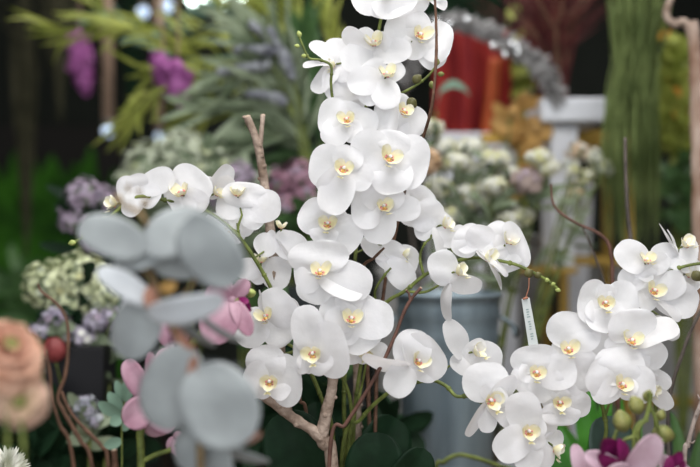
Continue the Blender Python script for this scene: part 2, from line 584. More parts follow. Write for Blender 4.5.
spray('tallest orchid spray, upright in the middle, blooms stacked up past the top edge',
      [[(344, 560, 1.49), (345, 455, 1.49), (344, 400, 1.48), (347, 330, 1.47), (354, 270, 1.46), (360, 200, 1.455), (364, 130, 1.45), (369, 85, 1.445), (378, 35, 1.44), (388, -20, 1.44)],
       [(368, 128, 1.45), (384, 103, 1.44), (398, 95, 1.435), (415, 86, 1.43), (428, 76, 1.425), (436, 66, 1.42)],
       [(362, 160, 1.45), (345, 128, 1.445), (334, 104, 1.44), (331, 84, 1.435), (331, 66, 1.43), (320, 60, 1.43), (309, 58, 1.43), (303, 46, 1.43), (299, 36, 1.43)],
       [(377, 40, 1.45), (388, 30, 1.45), (400, 38, 1.44), (412, 42, 1.43)]], 1.43,
      [(386, -13, 70, 2, -6, 4, -.04, [(350, -2, 42), (374, 17, 34), (417, 3, 42), (398, 17, 36), (386, -45, 34)]),
       (424, -8, 52, 40, -10, 20, .0, [(446, 9, 15), (444, -14, 24), (416, 12, 16)]),
       (419, 36, 66, 14, 6, 14, .0, [(387, 20, 36), (452, 46, 38), (439, 68, 26), (414, 12, 22), (404, 56, 24)], (423, 39)),
       (373, 45, 64, 4, 30, -22, -.01, [(344, 29, 14), (341, 62, 28), (361, 28, 20), (412, 50, 24), (388, 34, 18)], (373, 53)),
       (336, 64, 44, -70, -10, 20, .03, [(339, 38, 26), (311, 42, 14), (303, 67, 10), (315, 93, 20), (347, 104, 34), (356, 70, 30)]),
       (386, 76, 60, 10, 30, -14, -.02, [(347, 84, 26), (390, 109, 26), (366, 62, 26), (404, 66, 18), (363, 104, 22)], (381, 80)),
       (350, 92, 44, -20, -20, 10, .04, [(330, 92, 26), (366, 106, 30), (352, 70, 26), (346, 116, 22)]),
       (403, 112, 60, 16, 12, 18, -.01, [(426, 127, 28), (374, 118, 34), (396, 93, 24), (394, 142, 24)], (398, 116)),
       (347, 120, 58, -2, 6, -10, -.02, [(318, 116, 36), (350, 101, 24), (378, 126, 28), (326, 144, 26), (356, 142, 20)]),
       (389, 158, 72, 10, 6, 22, -.05, [(349, 154, 48), (429, 166, 50), (395, 194, 38), (394, 130, 34), (370, 178, 28)]),
       (344, 169, 68, -2, 4, 18, -.06, [(309, 164, 40), (372, 183, 26), (329, 214, 32), (352, 146, 28), (318, 190, 18)]),
       (383, 207, 62, 14, 10, -12, -.03, [(351, 205, 42), (376, 244, 30), (421, 209, 24), (369, 178, 30), (402, 190, 20)]),
       (328, 224, 62, -4, 4, 6, -.02, [(301, 208, 34), (357, 248, 40), (320, 244, 26), (330, 198, 28), (346, 212, 22)]),
       (416, 204, 46, 60, -20, 0, .03, [(430, 190, 26), (432, 218, 24), (404, 182, 22), (408, 226, 22)]),
       (402, 252, 46, 70, -20, 10, .02, [(417, 268, 34), (361, 240, 12), (411, 288, 24), (400, 243, 24), (382, 268, 20)], (389, 258)),
       (320, 273, 68, 0, 24, 6, -.06, [(318, 240, 54), (372, 287, 36), (309, 303, 32), (294, 276, 34), (362, 296, 24)])],
      [(417, 79, 1.43, 5.5, (.3, 0, .3), 'darkbud', 1.0), (412, 103, 1.42, 6, (.3, 0, -.3), 'darkbud', 1.0), (432, 85, 1.425, 3.2, (.2, 0, -1), 'bud'), (441, 74, 1.42, 2.8, (1, 0, 0), 'bud'), (437, 62, 1.42, 3, (.2, 0, 1), 'bud'),
       (299, 34, 1.43, 2.8, (-.3, 0, 1), 'budgreen'), (297, 46, 1.43, 2.2, (-1, 0, .2), 'budgreen'), (304, 56, 1.43, 2.4, (-1, 0, 0), 'budgreen')])

spray('short orchid spray in front, five blooms low in the middle of the arrangement',
      [[(348, 560, 1.46), (349, 455, 1.45), (352, 420, 1.44), (347, 388, 1.43), (330, 362, 1.42), (300, 350, 1.41), (280, 340, 1.4)],
       [(352, 420, 1.44), (362, 385, 1.43), (366, 355, 1.42), (360, 335, 1.42)],
       [(298, 350, 1.41), (282, 355, 1.41), (262, 358, 1.41), (244, 362, 1.41)]], 1.4,
      [(266, 318, 62, -10, 24, -20, -.01, [(291, 297, 40), (300, 307, 28), (234, 337, 36), (290, 342, 30), (260, 290, 5), (246, 318, 20)]),
       (351, 320, 70, 6, 22, 8, -.03, [(331, 294, 42), (366, 293, 46), (394, 319, 36), (374, 347, 42), (338, 342, 28), (324, 322, 24)]),
       (313, 353, 66, -4, -4, -8, -.05, [(304, 305, 30), (293, 354, 36), (348, 346, 54), (303, 372, 20), (328, 372, 24)]),
       (270, 381, 64, -4, -4, 4, -.04, [(262, 345, 36), (302, 380, 48), (243, 376, 34), (288, 396, 20), (256, 396, 18)]),
       (365, 349, 50, 8, -50, 6, .0, [(343, 361, 14), (388, 351, 16), (360, 364, 12)])],
      [(288, 306, 1.42, 4, (.3, 0, .6), 'budgreen')])

spray('orchid spray reaching right past the grey bucket, hung with a paper tag',
      [[(352, 560, 1.5), (353, 455, 1.49), (356, 400, 1.48), (364, 350, 1.47), (374, 318, 1.46), (388, 301, 1.45), (405, 291, 1.44), (430, 272, 1.43), (470, 258, 1.42), (510, 263, 1.41), (532, 272, 1.4), (548, 281, 1.4), (559, 290, 1.4)],
       [(405, 291, 1.44), (425, 292, 1.43), (442, 283, 1.43)],
       [(378, 313, 1.46), (375, 292, 1.45), (384, 276, 1.44), (391, 268, 1.44)],
       [(424, 276, 1.435), (420, 258, 1.435), (424, 245, 1.43), (431, 238, 1.43)]], 1.42,
      [(442, 225, 56, 56, 14, 10, .01, [(417, 203, 32), (414, 230, 22), (441, 257, 11), (454, 246, 16), (448, 214, 16)], (436, 227)),
       (455, 272, 56, 64, 14, -8, -.02, [(437, 251, 28), (482, 286, 17), (449, 321, 9), (432, 268, 16)], (449, 283)),
       (484, 257, 60, 54, 0, -10, -.02, [(461, 227, 28), (483, 225, 26), (452, 240, 22), (508, 276, 8), (501, 290, 8), (494, 246, 16)], (477, 250)),
       (507, 243, 56, 30, 34, 14, -.01, [(491, 223, 24), (526, 240, 44), (514, 271, 32), (489, 244, 20), (522, 260, 24)], (506, 248)),
       (462, 240, 50, 50, 30, 0, .03, [(452, 228, 18), (466, 254, 18)])],
      [(529, 273, 1.4, 5, (.6, 0, .3), 'darkbud', 1.0), (538, 275, 1.4, 4, (.8, 0, .2), 'darkbud', 1.0), (547, 280, 1.4, 2.4, (1, 0, -.3), 'budgreen'), (553, 284, 1.4, 2.2, (1, 0, .2), 'budgreen'), (558, 290, 1.4, 2.4, (1, 0, -.4), 'budgreen')])

spray('low orchid spray bending right in front of the bucket, stem bare on its left half',
      [[(340, 560, 1.46), (342, 455, 1.46), (362, 418, 1.45), (384, 396, 1.43), (404, 384, 1.42), (430, 380, 1.41), (446, 386, 1.4), (456, 396, 1.39), (470, 397, 1.39), (492, 410, 1.4), (515, 432, 1.4), (532, 452, 1.39)],
       [(410, 384, 1.42), (428, 380, 1.41), (440, 372, 1.42), (456, 362, 1.42)],
       [(384, 396, 1.43), (398, 382, 1.42), (408, 372, 1.42)]], 1.4,
      [(417, 361, 62, 22, 6, 20, -.04, [(440, 347, 48), (414, 329, 34), (402, 336, 10), (363, 355, 15), (390, 395, 28), (437, 377, 18)], (409, 366)),
       (473, 352, 60, 54, 14, -20, .01, [(445, 321, 20), (502, 363, 36), (456, 372, 22), (484, 340, 16)], (464, 358)),
       (489, 400, 70, 22, 0, -14, -.03, [(483, 362, 42), (515, 376, 20), (486, 433, 17), (510, 426, 16), (466, 436, 13), (500, 386, 26)], (488, 402)),
       (528, 431, 64, 6, 2, 2, -.05, [(519, 392, 32), (496, 456, 30), (546, 424, 16), (527, 472, 28), (542, 448, 18)]),
       (553, 446, 60, 62, -30, 6, .0, [(548, 411, 22), (557, 452, 32), (536, 472, 28), (546, 468, 20)], (542, 438))],
      [(529, 462, 1.38, 6, (.3, 0, -1), 'darkbud', 1.1)])

spray('orchid spray low on the right, blooms from the paper tag down to the green leaves',
      [[(600, 580, 1.46), (603, 470, 1.46), (606, 425, 1.45), (597, 395, 1.44), (578, 378, 1.43), (556, 376, 1.42), (538, 378, 1.42)],
       [(604, 420, 1.45), (600, 385, 1.44), (590, 360, 1.44), (578, 350, 1.43)],
       [(604, 420, 1.45), (612, 395, 1.44), (622, 370, 1.43)]], 1.41,
      [(536, 373, 62, 0, 10, 10, -.02, [(532, 345, 42), (577, 371, 32), (516, 389, 30), (553, 397, 34), (520, 366, 24)]),
       (559, 402, 56, 4, -4, 0, -.01, [(562, 426, 36), (544, 409, 24), (591, 406, 26), (562, 388, 18), (578, 388, 18)]),
       (568, 350, 66, -2, 18, -4, -.0, [(578, 313, 48), (612, 345, 34), (591, 390, 38), (552, 354, 22), (578, 372, 24)]),
       (621, 385, 68, 6, 14, 16, -.04, [(617, 346, 46), (591, 395, 24), (588, 370, 36), (656, 384, 34), (636, 394, 20)]),
       (652, 388, 46, 40, -20, 20, .02, [(671, 409, 16), (663, 371, 24), (644, 376, 20)])])

spray('orchid spray at the right edge, climbing from the green buds to the willow twig',
      [[(650, 580, 1.48), (652, 470, 1.48), (656, 420, 1.47), (652, 380, 1.46), (640, 345, 1.45), (628, 318, 1.44), (640, 292, 1.44), (662, 275, 1.43), (690, 265, 1.42), (720, 262, 1.42)],
       [(628, 318, 1.44), (618, 310, 1.43), (608, 305, 1.42)],
       [(660, 277, 1.43), (656, 268, 1.43), (645, 266, 1.43)]], 1.43,
      [(605, 303, 60, -2, 4, -4, -.03, [(578, 298, 40), (639, 300, 38), (604, 333, 34), (606, 284, 20), (622, 322, 20), (588, 318, 20)]),
       (631, 342, 66, 0, 24, 8, -.04, [(630, 309, 46), (678, 325, 20), (665, 363, 28), (606, 352, 24), (640, 373, 26)]),
       (646, 262, 58, 6, 34, -10, -.02, [(617, 245, 28), (653, 284, 32), (621, 287, 24), (668, 258, 20), (640, 280, 20)], (645, 269)),
       (653, 291, 62, 4, 8, 16, -.01, [(698, 306, 34), (639, 307, 22), (680, 321, 15), (636, 285, 20), (685, 279, 26)]),
       (683, 246, 56, 30, 34, -14, .0, [(659, 224, 7), (667, 230, 6), (650, 256, 22), (698, 257, 32), (670, 268, 20)], (678, 254)),
       (685, 274, 56, 46, 14, 10, .01, [(662, 268, 28), (701, 287, 26), (700, 262, 22)]),
       (664, 320, 50, 40, -30, 0, .02, [(650, 332, 18), (676, 340, 14)])],
      [(697, 276, 1.41, 6, (.5, 0, -.6), 'darkbud', 1.0)])

# paper tag on the right-reaching spray
t = thing('price_tag', P(529, 275, 1.395), 'narrow white paper tag hanging from the bud stem by a copper thread', 'tag')
a0, a1 = P(529, 278, 1.392), P(525.5, 298, 1.392)
b = MB(); b.tube(spline([a0, lerp(a0, a1, .5) + Vector((.002, 0, 0)), a1], 6), .0008, 6)
b.tube([P(523, 299, 1.392), P(528, 297.5, 1.392)], .0016, 6); b.build('thread', M['copperstring'], t)
b = MB()
q0, q1, q2, q3 = P(521.5, 299, 1.394), P(529.5, 297.5, 1.394), P(538.5, 346, 1.394), P(529, 348, 1.394)
nrm = Vector((0, .0006, 0))
b.add([q0, q1, q2, q3, q0 + nrm, q1 + nrm, q2 + nrm, q3 + nrm],
      [(0, 3, 2, 1), (4, 5, 6, 7), (0, 1, 5, 4), (1, 2, 6, 5), (2, 3, 7, 6), (3, 0, 4, 7)], smooth=False)
card = b.build('card', M['tag'], t)
b = MB()
rr = random.Random(3)
for i in range(13):
    u = .22 + i * .05
    if i in (4, 9):
        continue
    l, r_ = lerp(q0, q3, u), lerp(q1, q2, u)
    h = (q3 - q0) * .022
    f0 = rr.uniform(.30, .40); f1 = rr.uniform(.56, .70)
    o = Vector((0, -.0004, 0))
    b.add([lerp(l, r_, f0) + o, lerp(l, r_, f1) + o, lerp(l, r_, f1) + h + o, lerp(l, r_, f0) + h + o], [(0, 3, 2, 1)], smooth=False)
b.build('print', M['ink'], card)

# pots of the two orchid plantings, below the frame, and the orchid leaves that stand up out of them
def pot(name, c, r, h, m, label, cat='pot', seg=28, z0=None):
    z0 = TZ if z0 is None else z0
    b = MB()
    b.lathe(Vector((c[0], c[1], z0)), [(0, 0), (r * .72, 0), (r * .76, .006), (r * .95, h * .9), (r, h * .91), (r, h), (r * .93, h), (r * .9, h * .86), (0, h * .84)], seg)
    o = b.build(name, M[m])
    return tag(o, label, cat)


pc = P(345, 500, 1.48)
pot('flower_pot', (pc.x, pc.y), .12, .17, 'whitepot', 'white pot holding the central orchid arrangement')
pc2 = P(625, 500, 1.47)
pot('flower_pot', (pc2.x, pc2.y), .10, .15, 'whitepot', 'white pot holding the right hand orchid sprays')


def orchid_leaf(label, base, tip, width, roll, arch, m='darkleaf', fold=.22):
    b = MB()
    bb, tt = P(*base), P(*tip)
    b.leaf(bb, tt, width * K * base[2], R(roll), arch, fold, 0, 14, 10, (.5, .36))
    o = b.build('orchid_leaf', M[m])
    md = o.modifiers.new('thickness', 'SOLIDIFY'); md.thickness = .0016; md.offset = 0
    return tag(o, label, 'leaf')


orchid_leaf('broad dark orchid leaf behind the forked bare branch, leftmost of the leaf rosette', (318, 505, 1.46), (282, 412, 1.43), 66, 8, .10)
orchid_leaf('broad dark orchid leaf with a lit rim, standing right of the green stems', (372, 520, 1.44), (378, 432, 1.41), 60, -6, .10)
orchid_leaf('nearly black orchid leaf tilted behind the other leaves beside the bucket', (352, 500, 1.50), (396, 418, 1.53), 58, 14, .08)
orchid_leaf('small dark orchid leaf seen between the branch and the green stems', (334, 500, 1.50), (316, 402, 1.53), 38, -10, .06)
orchid_leaf('short dark green orchid leaf drooping in front of the bucket foot', (385, 505, 1.45), (424, 448, 1.40), 44, 10, .14)
orchid_leaf('grey green rounded leaf with a pale rim behind the olive buds', (612, 500, 1.50), (603, 416, 1.50), 56, 20, .08, 'greyorchid')


for (px, Y, r, h, m, lab) in (
        (205, .965, .05, .22, 'glassgrey', 'dark vase at the foot of the grey eucalyptus'),
        (141, 1.26, .045, .16, 'glassgrey', 'dark vase at the foot of the left pink boat orchid'),
        (18, .9, .05, .22, 'glassgrey', 'dark vase at the foot of the peach blooms'),
        (4, 1.36, .035, .14, 'glassgrey', 'dark slim vase at the foot of the white aster'),
        (640, 1.20, .045, .16, 'glassgrey', 'dark vase at the foot of the right pale pink boat orchid'),
        (100, 1.68, .06, .15, 'clay', 'clay pot at the foot of the copper willow twigs'),
        (628, 1.645, .05, .14, 'clay', 'clay pot at the foot of the red willow twig'),
        (90, 1.80, .045, .13, 'clay', 'clay pot at the foot of the grey lavender posy'),
        (122, 1.6, .035, .12, 'clay', 'clay pot at the foot of the mint green sprig'),
        (598, 1.80, .055, .13, 'clay', 'clay pot at the foot of the fresh green broad leaved plant'),
        (676, 1.75, .05, .13, 'clay', 'clay pot at the foot of the green strap leaved plant'),
        (470, 2.19, .07, .22, 'glassgrey', 'dark vase behind the bucket holding the white flower bunch')):
    c = P(px, 300, Y)
    pot('vase' if m == 'glassgrey' else 'flower_pot', (c.x, c.y), r, h, m, lab, 'vase' if m == 'glassgrey' else 'pot')


# ---------------------------------------------------------------- branches and twigs
def stick(name, label, runs, Y, m, cat, knots=0, cutm=None, group=None, jit=.12, thorns=0):
    """runs: list of (pixel path, width px at root, width px at tip)"""
    b = MB()
    allp = []
    for pix, w0, w1 in runs:
        pts = path(pix, Y)
        n = len(pts)
        rad = [lerp(w0, w1, j / (n - 1)) * K * pts[j].y * .5 * (1 + .18 * noise.noise(pts[j] * 70)) for j in range(n)]
        b.tube(pts, rad, 10, 0, True, jit)
        d = (pts[-1] - pts[-2]).normalized()
        b.ball(pts[-1], (rad[-1] * 1.02, rad[-1] * 1.02, rad[-1] * .45), 1 if cutm else 0, 10, 6, axis=d)
        allp += list(zip(pts, rad))
    rr = random.Random(len(label))
    for _ in range(knots):
        p, r = rr.choice(allp)
        o = Vector((rr.uniform(-1, 1), rr.uniform(-1, .2), rr.uniform(-.4, .4))).normalized()
        b.ball(p + o * r * .75, (r * .5, r * .5, r * .65), 0, 8, 6, axis=o)
    for _ in range(thorns):
        p, r = rr.choice(allp)
        o = Vector((rr.uniform(-1, 1), rr.uniform(-.6, .2), rr.uniform(0, .9))).normalized()
        b.tube([p, p + o * r * 2.4, p + o * r * 3.4 + Vector((0, 0, r))], [r * .6, r * .45, r * .15], 6)
    o = b.build(name, [M[m]] + ([M[cutm]] if cutm else []))
    return tag(o, label, cat, group)


stick('bare_branch', 'bare brown branch with a forked sawn top, rising left of the tall orchid spray',
      [([(292, 545), (287, 430), (281, 380), (277, 300), (272, 250), (268, 210), (262, 168), (257, 142), (247, 117)], 13, 7.5), ([(259, 150), (261, 136), (263, 115)], 6, 4.5)], 1.46, 'branch', 'branch', 14, 'cut')
stick('bare_branch', 'pale bare branch forking low in the middle, one arm pointing left under the blooms',
      [([(334, 545), (332, 467), (324, 443), (315, 432), (296, 420), (276, 404), (258, 392)], 14, 10), ([(321, 440), (327, 410), (332, 388), (334, 360), (336, 325)], 13, 9)], 1.38, 'branch', 'branch', 12, 'cut')
stick('bare_branch', 'straight grey brown stake behind the green orchid stems',
      [([(356, 545), (357, 440), (357, 380), (357, 335)], 9, 8)], 1.52, 'branch', 'branch', 5, 'cut')
stick('twig', 'thin brown twig crossing in front of the topmost right orchid bloom',
      [([(372, 545, 1.5), (376, 400, 1.5), (384, 290, 1.5), (397, 225, 1.47), (405, 190, 1.46), (418, 152, 1.43), (431, 110, 1.36), (436, 60, 1.36), (436, 20, 1.36), (433, -25, 1.36)], 4, 2.6)], 1.4, 'twig', 'twig', 6)
stick('twig', 'reddish brown cut twig slanting up right from the pot towards the bucket rim',
      [([(325, 545), (330, 450), (345, 425), (360, 402), (380, 368), (394, 338), (404, 312), (412, 298), (421, 288)], 4.2, 3.2), ([(410, 300), (409, 294), (406, 290)], 3, 2)], 1.37, 'redtwig', 'twig', 8, 'cut')
stick('twig', 'short brown twig reaching right behind the blooms in the middle',
      [([(372, 500, 1.5), (366, 330, 1.5), (362, 272, 1.47), (374, 258, 1.44), (384, 248, 1.43)], 4, 2.4)], 1.45, 'twig', 'twig', 3)
stick('twig', 'fine bent twig rising between the low bloom pair and the pale branch',
      [([(318, 545), (308, 430), (300, 400), (298, 372)], 4, 3)], 1.47, 'twig', 'twig', 2)
stick('willow_twig', 'wavy red willow twig curling above the right hand orchids',
      [([(620, 560), (618, 420), (620, 310), (613, 285), (612, 262), (608, 243), (596, 232), (578, 224), (562, 214), (553, 203), (551, 184)], 5, 2)], 1.62, 'redtwig', 'twig', 3)
stick('twig', 'thin grey twig slanting down from the bend of the red willow twig',
      [([(616, 540), (612, 330), (604, 282), (597, 262), (589, 242), (583, 227)], 3, 1.8)], 1.66, 'greytwig', 'twig', 3)
stick('twig', 'upright dark twig in front of the hanging green grass',
      [([(640, 545), (637, 400), (632, 260), (628, 215), (626, 180), (625, 138)], 5, 3.2)], 1.66, 'greytwig', 'twig', 10)
stick('twig', 'dark twig leaning in from the right edge beside the orchids',
      [([(672, 545), (668, 420), (670, 395), (675, 375), (683, 352), (688, 338), (697, 318), (712, 290)], 4.5, 3)], 1.52, 'greytwig', 'twig', 6)
stick('twig', 'pale thorny twig at the bottom right corner',
      [([(680, 545), (684, 467), (688, 445), (693, 425), (703, 398), (715, 370)], 5.5, 4)], 1.42, 'paletwig', 'twig', 4, thorns=5)
b_ = [([(102, 545), (92, 467), (80, 440), (64, 412), (58, 397), (65, 376), (68, 350), (67, 322), (58, 305), (42, 292), (38, 284)], 4.8, 2.4)]
stick('willow_twig', 'longest curly copper willow twig, its tip above the peach blooms', b_, 1.68, 'copper', 'twig', 4)
stick('willow_twig', 'copper willow twig bending right at the bottom left, below the black planter',
      [([(112, 545), (108, 466), (102, 447), (88, 432), (75, 418), (66, 403), (62, 392)], 4.6, 3)], 1.66, 'copper', 'twig', 3)
stick('willow_twig', 'thin pale copper twig curving beside the lower peach bloom',
      [([(86, 545), (72, 455), (60, 425), (52, 398), (50, 374), (46, 350)], 4, 2.5)], 1.72, 'copper', 'twig', 2)
stick('twig', 'short sawn twig stump at the bottom left between copper twig and pink orchid',
      [([(116, 545), (115, 480), (114, 450)], 7, 6)], 1.62, 'copper', 'twig', 1, 'cut')


# ---------------------------------------------------------------- grey eucalyptus in front
YE = 0.965
root = thing('eucalyptus_spray', P(200, 560, YE), 'silver grey eucalyptus with big round leaves, blurred in front at the left', 'eucalyptus')
b = MB()
b.tube(path([(205, 560), (200, 440), (196, 385), (180, 345, 1.0), (165, 312, 1.0), (155, 285, 1.0), (150, 262, .99), (148, 240, .98), (146, 222, .96), (136, 211, .955), (120, 204, .955)], YE), [lerp(4.2, 2.0, i / 80) * K * YE for i in range(81)], 8)
b.tube(path([(165, 312), (188, 290), (205, 262), (214, 240)], YE + .01), 2.0 * K * YE, 8)
b.tube(path([(148, 240), (144, 218), (143, 206)], YE), 1.6 * K * YE, 8)
b.tube(path([(155, 285), (138, 265), (120, 255)], YE + .01), 2.0 * K * YE, 8)
b.build('stem', M['eucstem'], root)
euc = [  # base px, tip px, width px, roll, arch, dY base, dY tip, material
    (146, 250, 79, 225, 42, 14, .10, -.01, -.02, 'euc'),
    (144, 250, 208, 218, 50, -14, .12, -.01, .02, 'euc'),
    (168, 248, 114, 264, 32, 20, .08, .0, .0, 'euc'),
    (186, 220, 238, 282, 62, 14, .10, -.02, -.03, 'euc'),
    (150, 256, 206, 266, 40, -14, .06, .02, .02, 'euc'),
    (152, 303, 97, 270, 26, 30, .10, .0, -.03, 'eucpale'),
    (148, 313, 224, 298, 32, 30, .16, -.03, -.04, 'eucpale'),
    (152, 298, 124, 358, 52, 10, .06, .02, .02, 'euc'),
    (146, 284, 113, 346, 30, 35, .05, .03, .03, 'eucpale'),
    (166, 310, 216, 346, 18, 50, .10, .02, .03, 'euc'),
    (200, 316, 244, 342, 14, 50, .10, .03, .04, 'euc'),
    (188, 346, 158, 428, 64, 10, .06, -.01, .0, 'euc'),
    (196, 368, 243, 444, 76, -8, .06, -.02, -.03, 'euc'),
    (198, 424, 184, 470, 40, 30, .05, .02, .02, 'euc'),
    (204, 430, 226, 480, 40, 25, .05, .02, .02, 'euc'),
    (206, 440, 270, 462, 18, 40, .08, .03, .05, 'euc'),
    (206, 452, 262, 434, 16, 40, .08, .03, .05, 'euc'),
]
for e in euc:
    lf = MB()
    lf.leaf(P(e[0], e[1], YE + e[7]), P(e[2], e[3], YE + e[8]), e[4] * K * YE, R(e[5]), e[6] * .6, .06, 0, 12, 8, (.42, .42), wave=.05)
    o = lf.build('leaf', M[e[9]], root)
    md = o.modifiers.new('thickness', 'SOLIDIFY'); md.thickness = .0009; md.offset = 0
for px, py, r, d, m in ((118, 199, 4.5, (-.6, 0, .5), 'eucstem'), (128, 189, 3, (-.2, 0, 1), 'eucstem'), (145, 203, 4, (.2, 0, 1), 'eucstem'), (139, 192, 3, (-.1, 0, 1), 'eucstem'),
                        (153, 240, 3.5, (.7, -.5, .2), 'bud')):
    bud(root, px, py, YE, r, d, m)
for px, py, qx, qy, w, m in ((196, 352, 194, 392, 12, 'rust'), (192, 380, 190, 412, 10, 'plum'), (150, 285, 158, 312, 18, 'rust'), (160, 290, 176, 282, 14, 'amber'),
                             (232, 440, 262, 432, 12, 'rust'), (176, 326, 196, 350, 12, 'rust')):
    lf = MB(); lf.leaf(P(px, py, YE - .01), P(qx, qy, YE - .02), w * K * YE, .4, .1, .3, 0, 8, 4)
    lf.build('bract', M[m], root)


# ---------------------------------------------------------------- pink cymbidiums
def cym(root, c, petals, lip=None, m='pink', sub=None):
    """one bloom: petals (tip px, py, dY, width, roll) as children of the flower"""
    cc = P(*c)
    f = MB()
    f.ball(cc, 5 * K * c[2], 0, 10, 8)
    fo = f.build('flower', M[m], root, origin=cc)
    for (x, y, dy, w, roll) in petals:
        p = MB()
        p.leaf(cc, P(x, y, c[2] + dy), w * K * c[2], R(roll), .10, .25, 0, 10, 8, (.55, .42))
        o = p.build('petal', M[m], fo)
        md = o.modifiers.new('thickness', 'SOLIDIFY'); md.thickness = .001; md.offset = 0
    if lip:
        l = MB()
        lx = P(lip[0], lip[1], c[2] + lip[2])
        r = lip[3] * K * c[2]
        d = (lx - cc).normalized()
        side = d.cross(Vector((0, -1, 0))).normalized()
        l.leaf(cc, lx + d * r, r * 2.2, 0, -.1, .35, 0, 8, 6)
        l.leaf(lerp(cc, lx, .3), lx + side * r, r * 1.4, .5, .1, .2, 0, 8, 6)
        l.leaf(lerp(cc, lx, .3), lx - side * r, r * 1.4, -.5, .1, .2, 0, 8, 6)
        l.build('lip', M['magenta'], fo)
    return cc


YC = 1.26
root = thing('cymbidium_spray', P(141, 560, YC), 'pink boat orchid partly hidden behind the grey eucalyptus at the left', 'orchid')
b = MB()
b.tube(path([(141, 560), (141, 467), (140, 435), (150, 405), (172, 372), (196, 340), (222, 312), (240, 300)], YC), 4 * K * YC, 8)
b.tube(path([(141, 462), (155, 455), (172, 449), (182, 440)], YC), 2.5 * K * YC, 8)
b.tube(path([(141, 430), (148, 415), (152, 408)], YC), 2.5 * K * YC, 8)
b.build('stem', M['stem'], root)
cym(root, (148, 402, YC), [(126, 360, .0, 22, 10), (150, 352, -.02, 14, 30), (124, 424, -.03, 32, -14), (176, 428, -.02, 30, 10), (160, 436, .02, 24, 0)])
cym(root, (232, 300, YC), [(248, 280, .0, 16, 10), (205, 292, -.01, 26, 0), (212, 344, -.03, 40, 10), (250, 336, -.03, 18, -20), (222, 284, .02, 20, 0)], (246, 308, -.01, 7))
cym(root, (172, 348, YC + .02), [(160, 372, -.02, 22, 0), (184, 326, .0, 20, 20), (196, 366, -.01, 20, 0), (164, 322, .0, 20, 0)], (180, 352, -.03, 6))
cym(root, (178, 436, YC + .01), [(186, 458, -.02, 20, 0), (170, 452, .0, 14, 30), (196, 446, .0, 14, 20)])
bud(root, 251, 293, YC + .05, 5, (0, -1, .2), 'budgreen')

YD = 1.20
root = thing('cymbidium_spray', P(640, 580, YD), 'pale pink and magenta boat orchid with plump olive buds, bottom right', 'orchid')
b = MB()
b.tube(path([(640, 580), (640, 500), (640, 455), (638, 430), (646, 418), (650, 400), (648, 392)], YD), 2.3 * K * YD, 8)
b.tube(path([(638, 436), (624, 440), (616, 450), (614, 440), (617, 430)], YD), 1.9 * K * YD, 8)
b.tube(path([(640, 452), (654, 446), (664, 440)], YD), 2.4 * K * YD, 8)
b.tube(path([(650, 406), (656, 420), (658, 430)], YD), 1.8 * K * YD, 8)
b.tube(path([(648, 420), (638, 424), (634, 434), (634, 450)], YD), 2.0 * K * YD, 8)
b.build('stem', M['stem'], root)
cym(root, (628, 476, YD), [(656, 434, -.04, 30, 0), (584, 454, -.02, 22, 10), (606, 470, -.04, 28, 0), (646, 500, -.04, 34, 0), (600, 500, -.03, 34, 0), (640, 452, .02, 14, 20)], (608, 446, -.03, 12), 'palepink')
cym(root, (664, 488, YD), [(690, 468, .0, 22, 0), (684, 500, -.02, 26, 0), (650, 474, -.02, 24, 0), (668, 456, .03, 22, 0)], (678, 458, -.01, 8), 'palepink')
cym(root, (584, 486, YD + .02), [(574, 444, .0, 16, 0), (560, 478, .0, 26, 0), (592, 452, .0, 14, 10), (600, 500, .0, 26, 0)], None, 'palepink')
for px, py, r, d in ((622, 421, 10.5, (-.2, 0, .8)), (664, 434, 10.5, (.6, 0, -.15)), (661, 415, 5.5, (.3, 0, .8)), (636, 405, 9, (-.3, 0, .6)), (648, 396, 6, (.2, 0, .8))):
    bud(root, px, py, YD + .01, r, d, 'bud', 1.1)


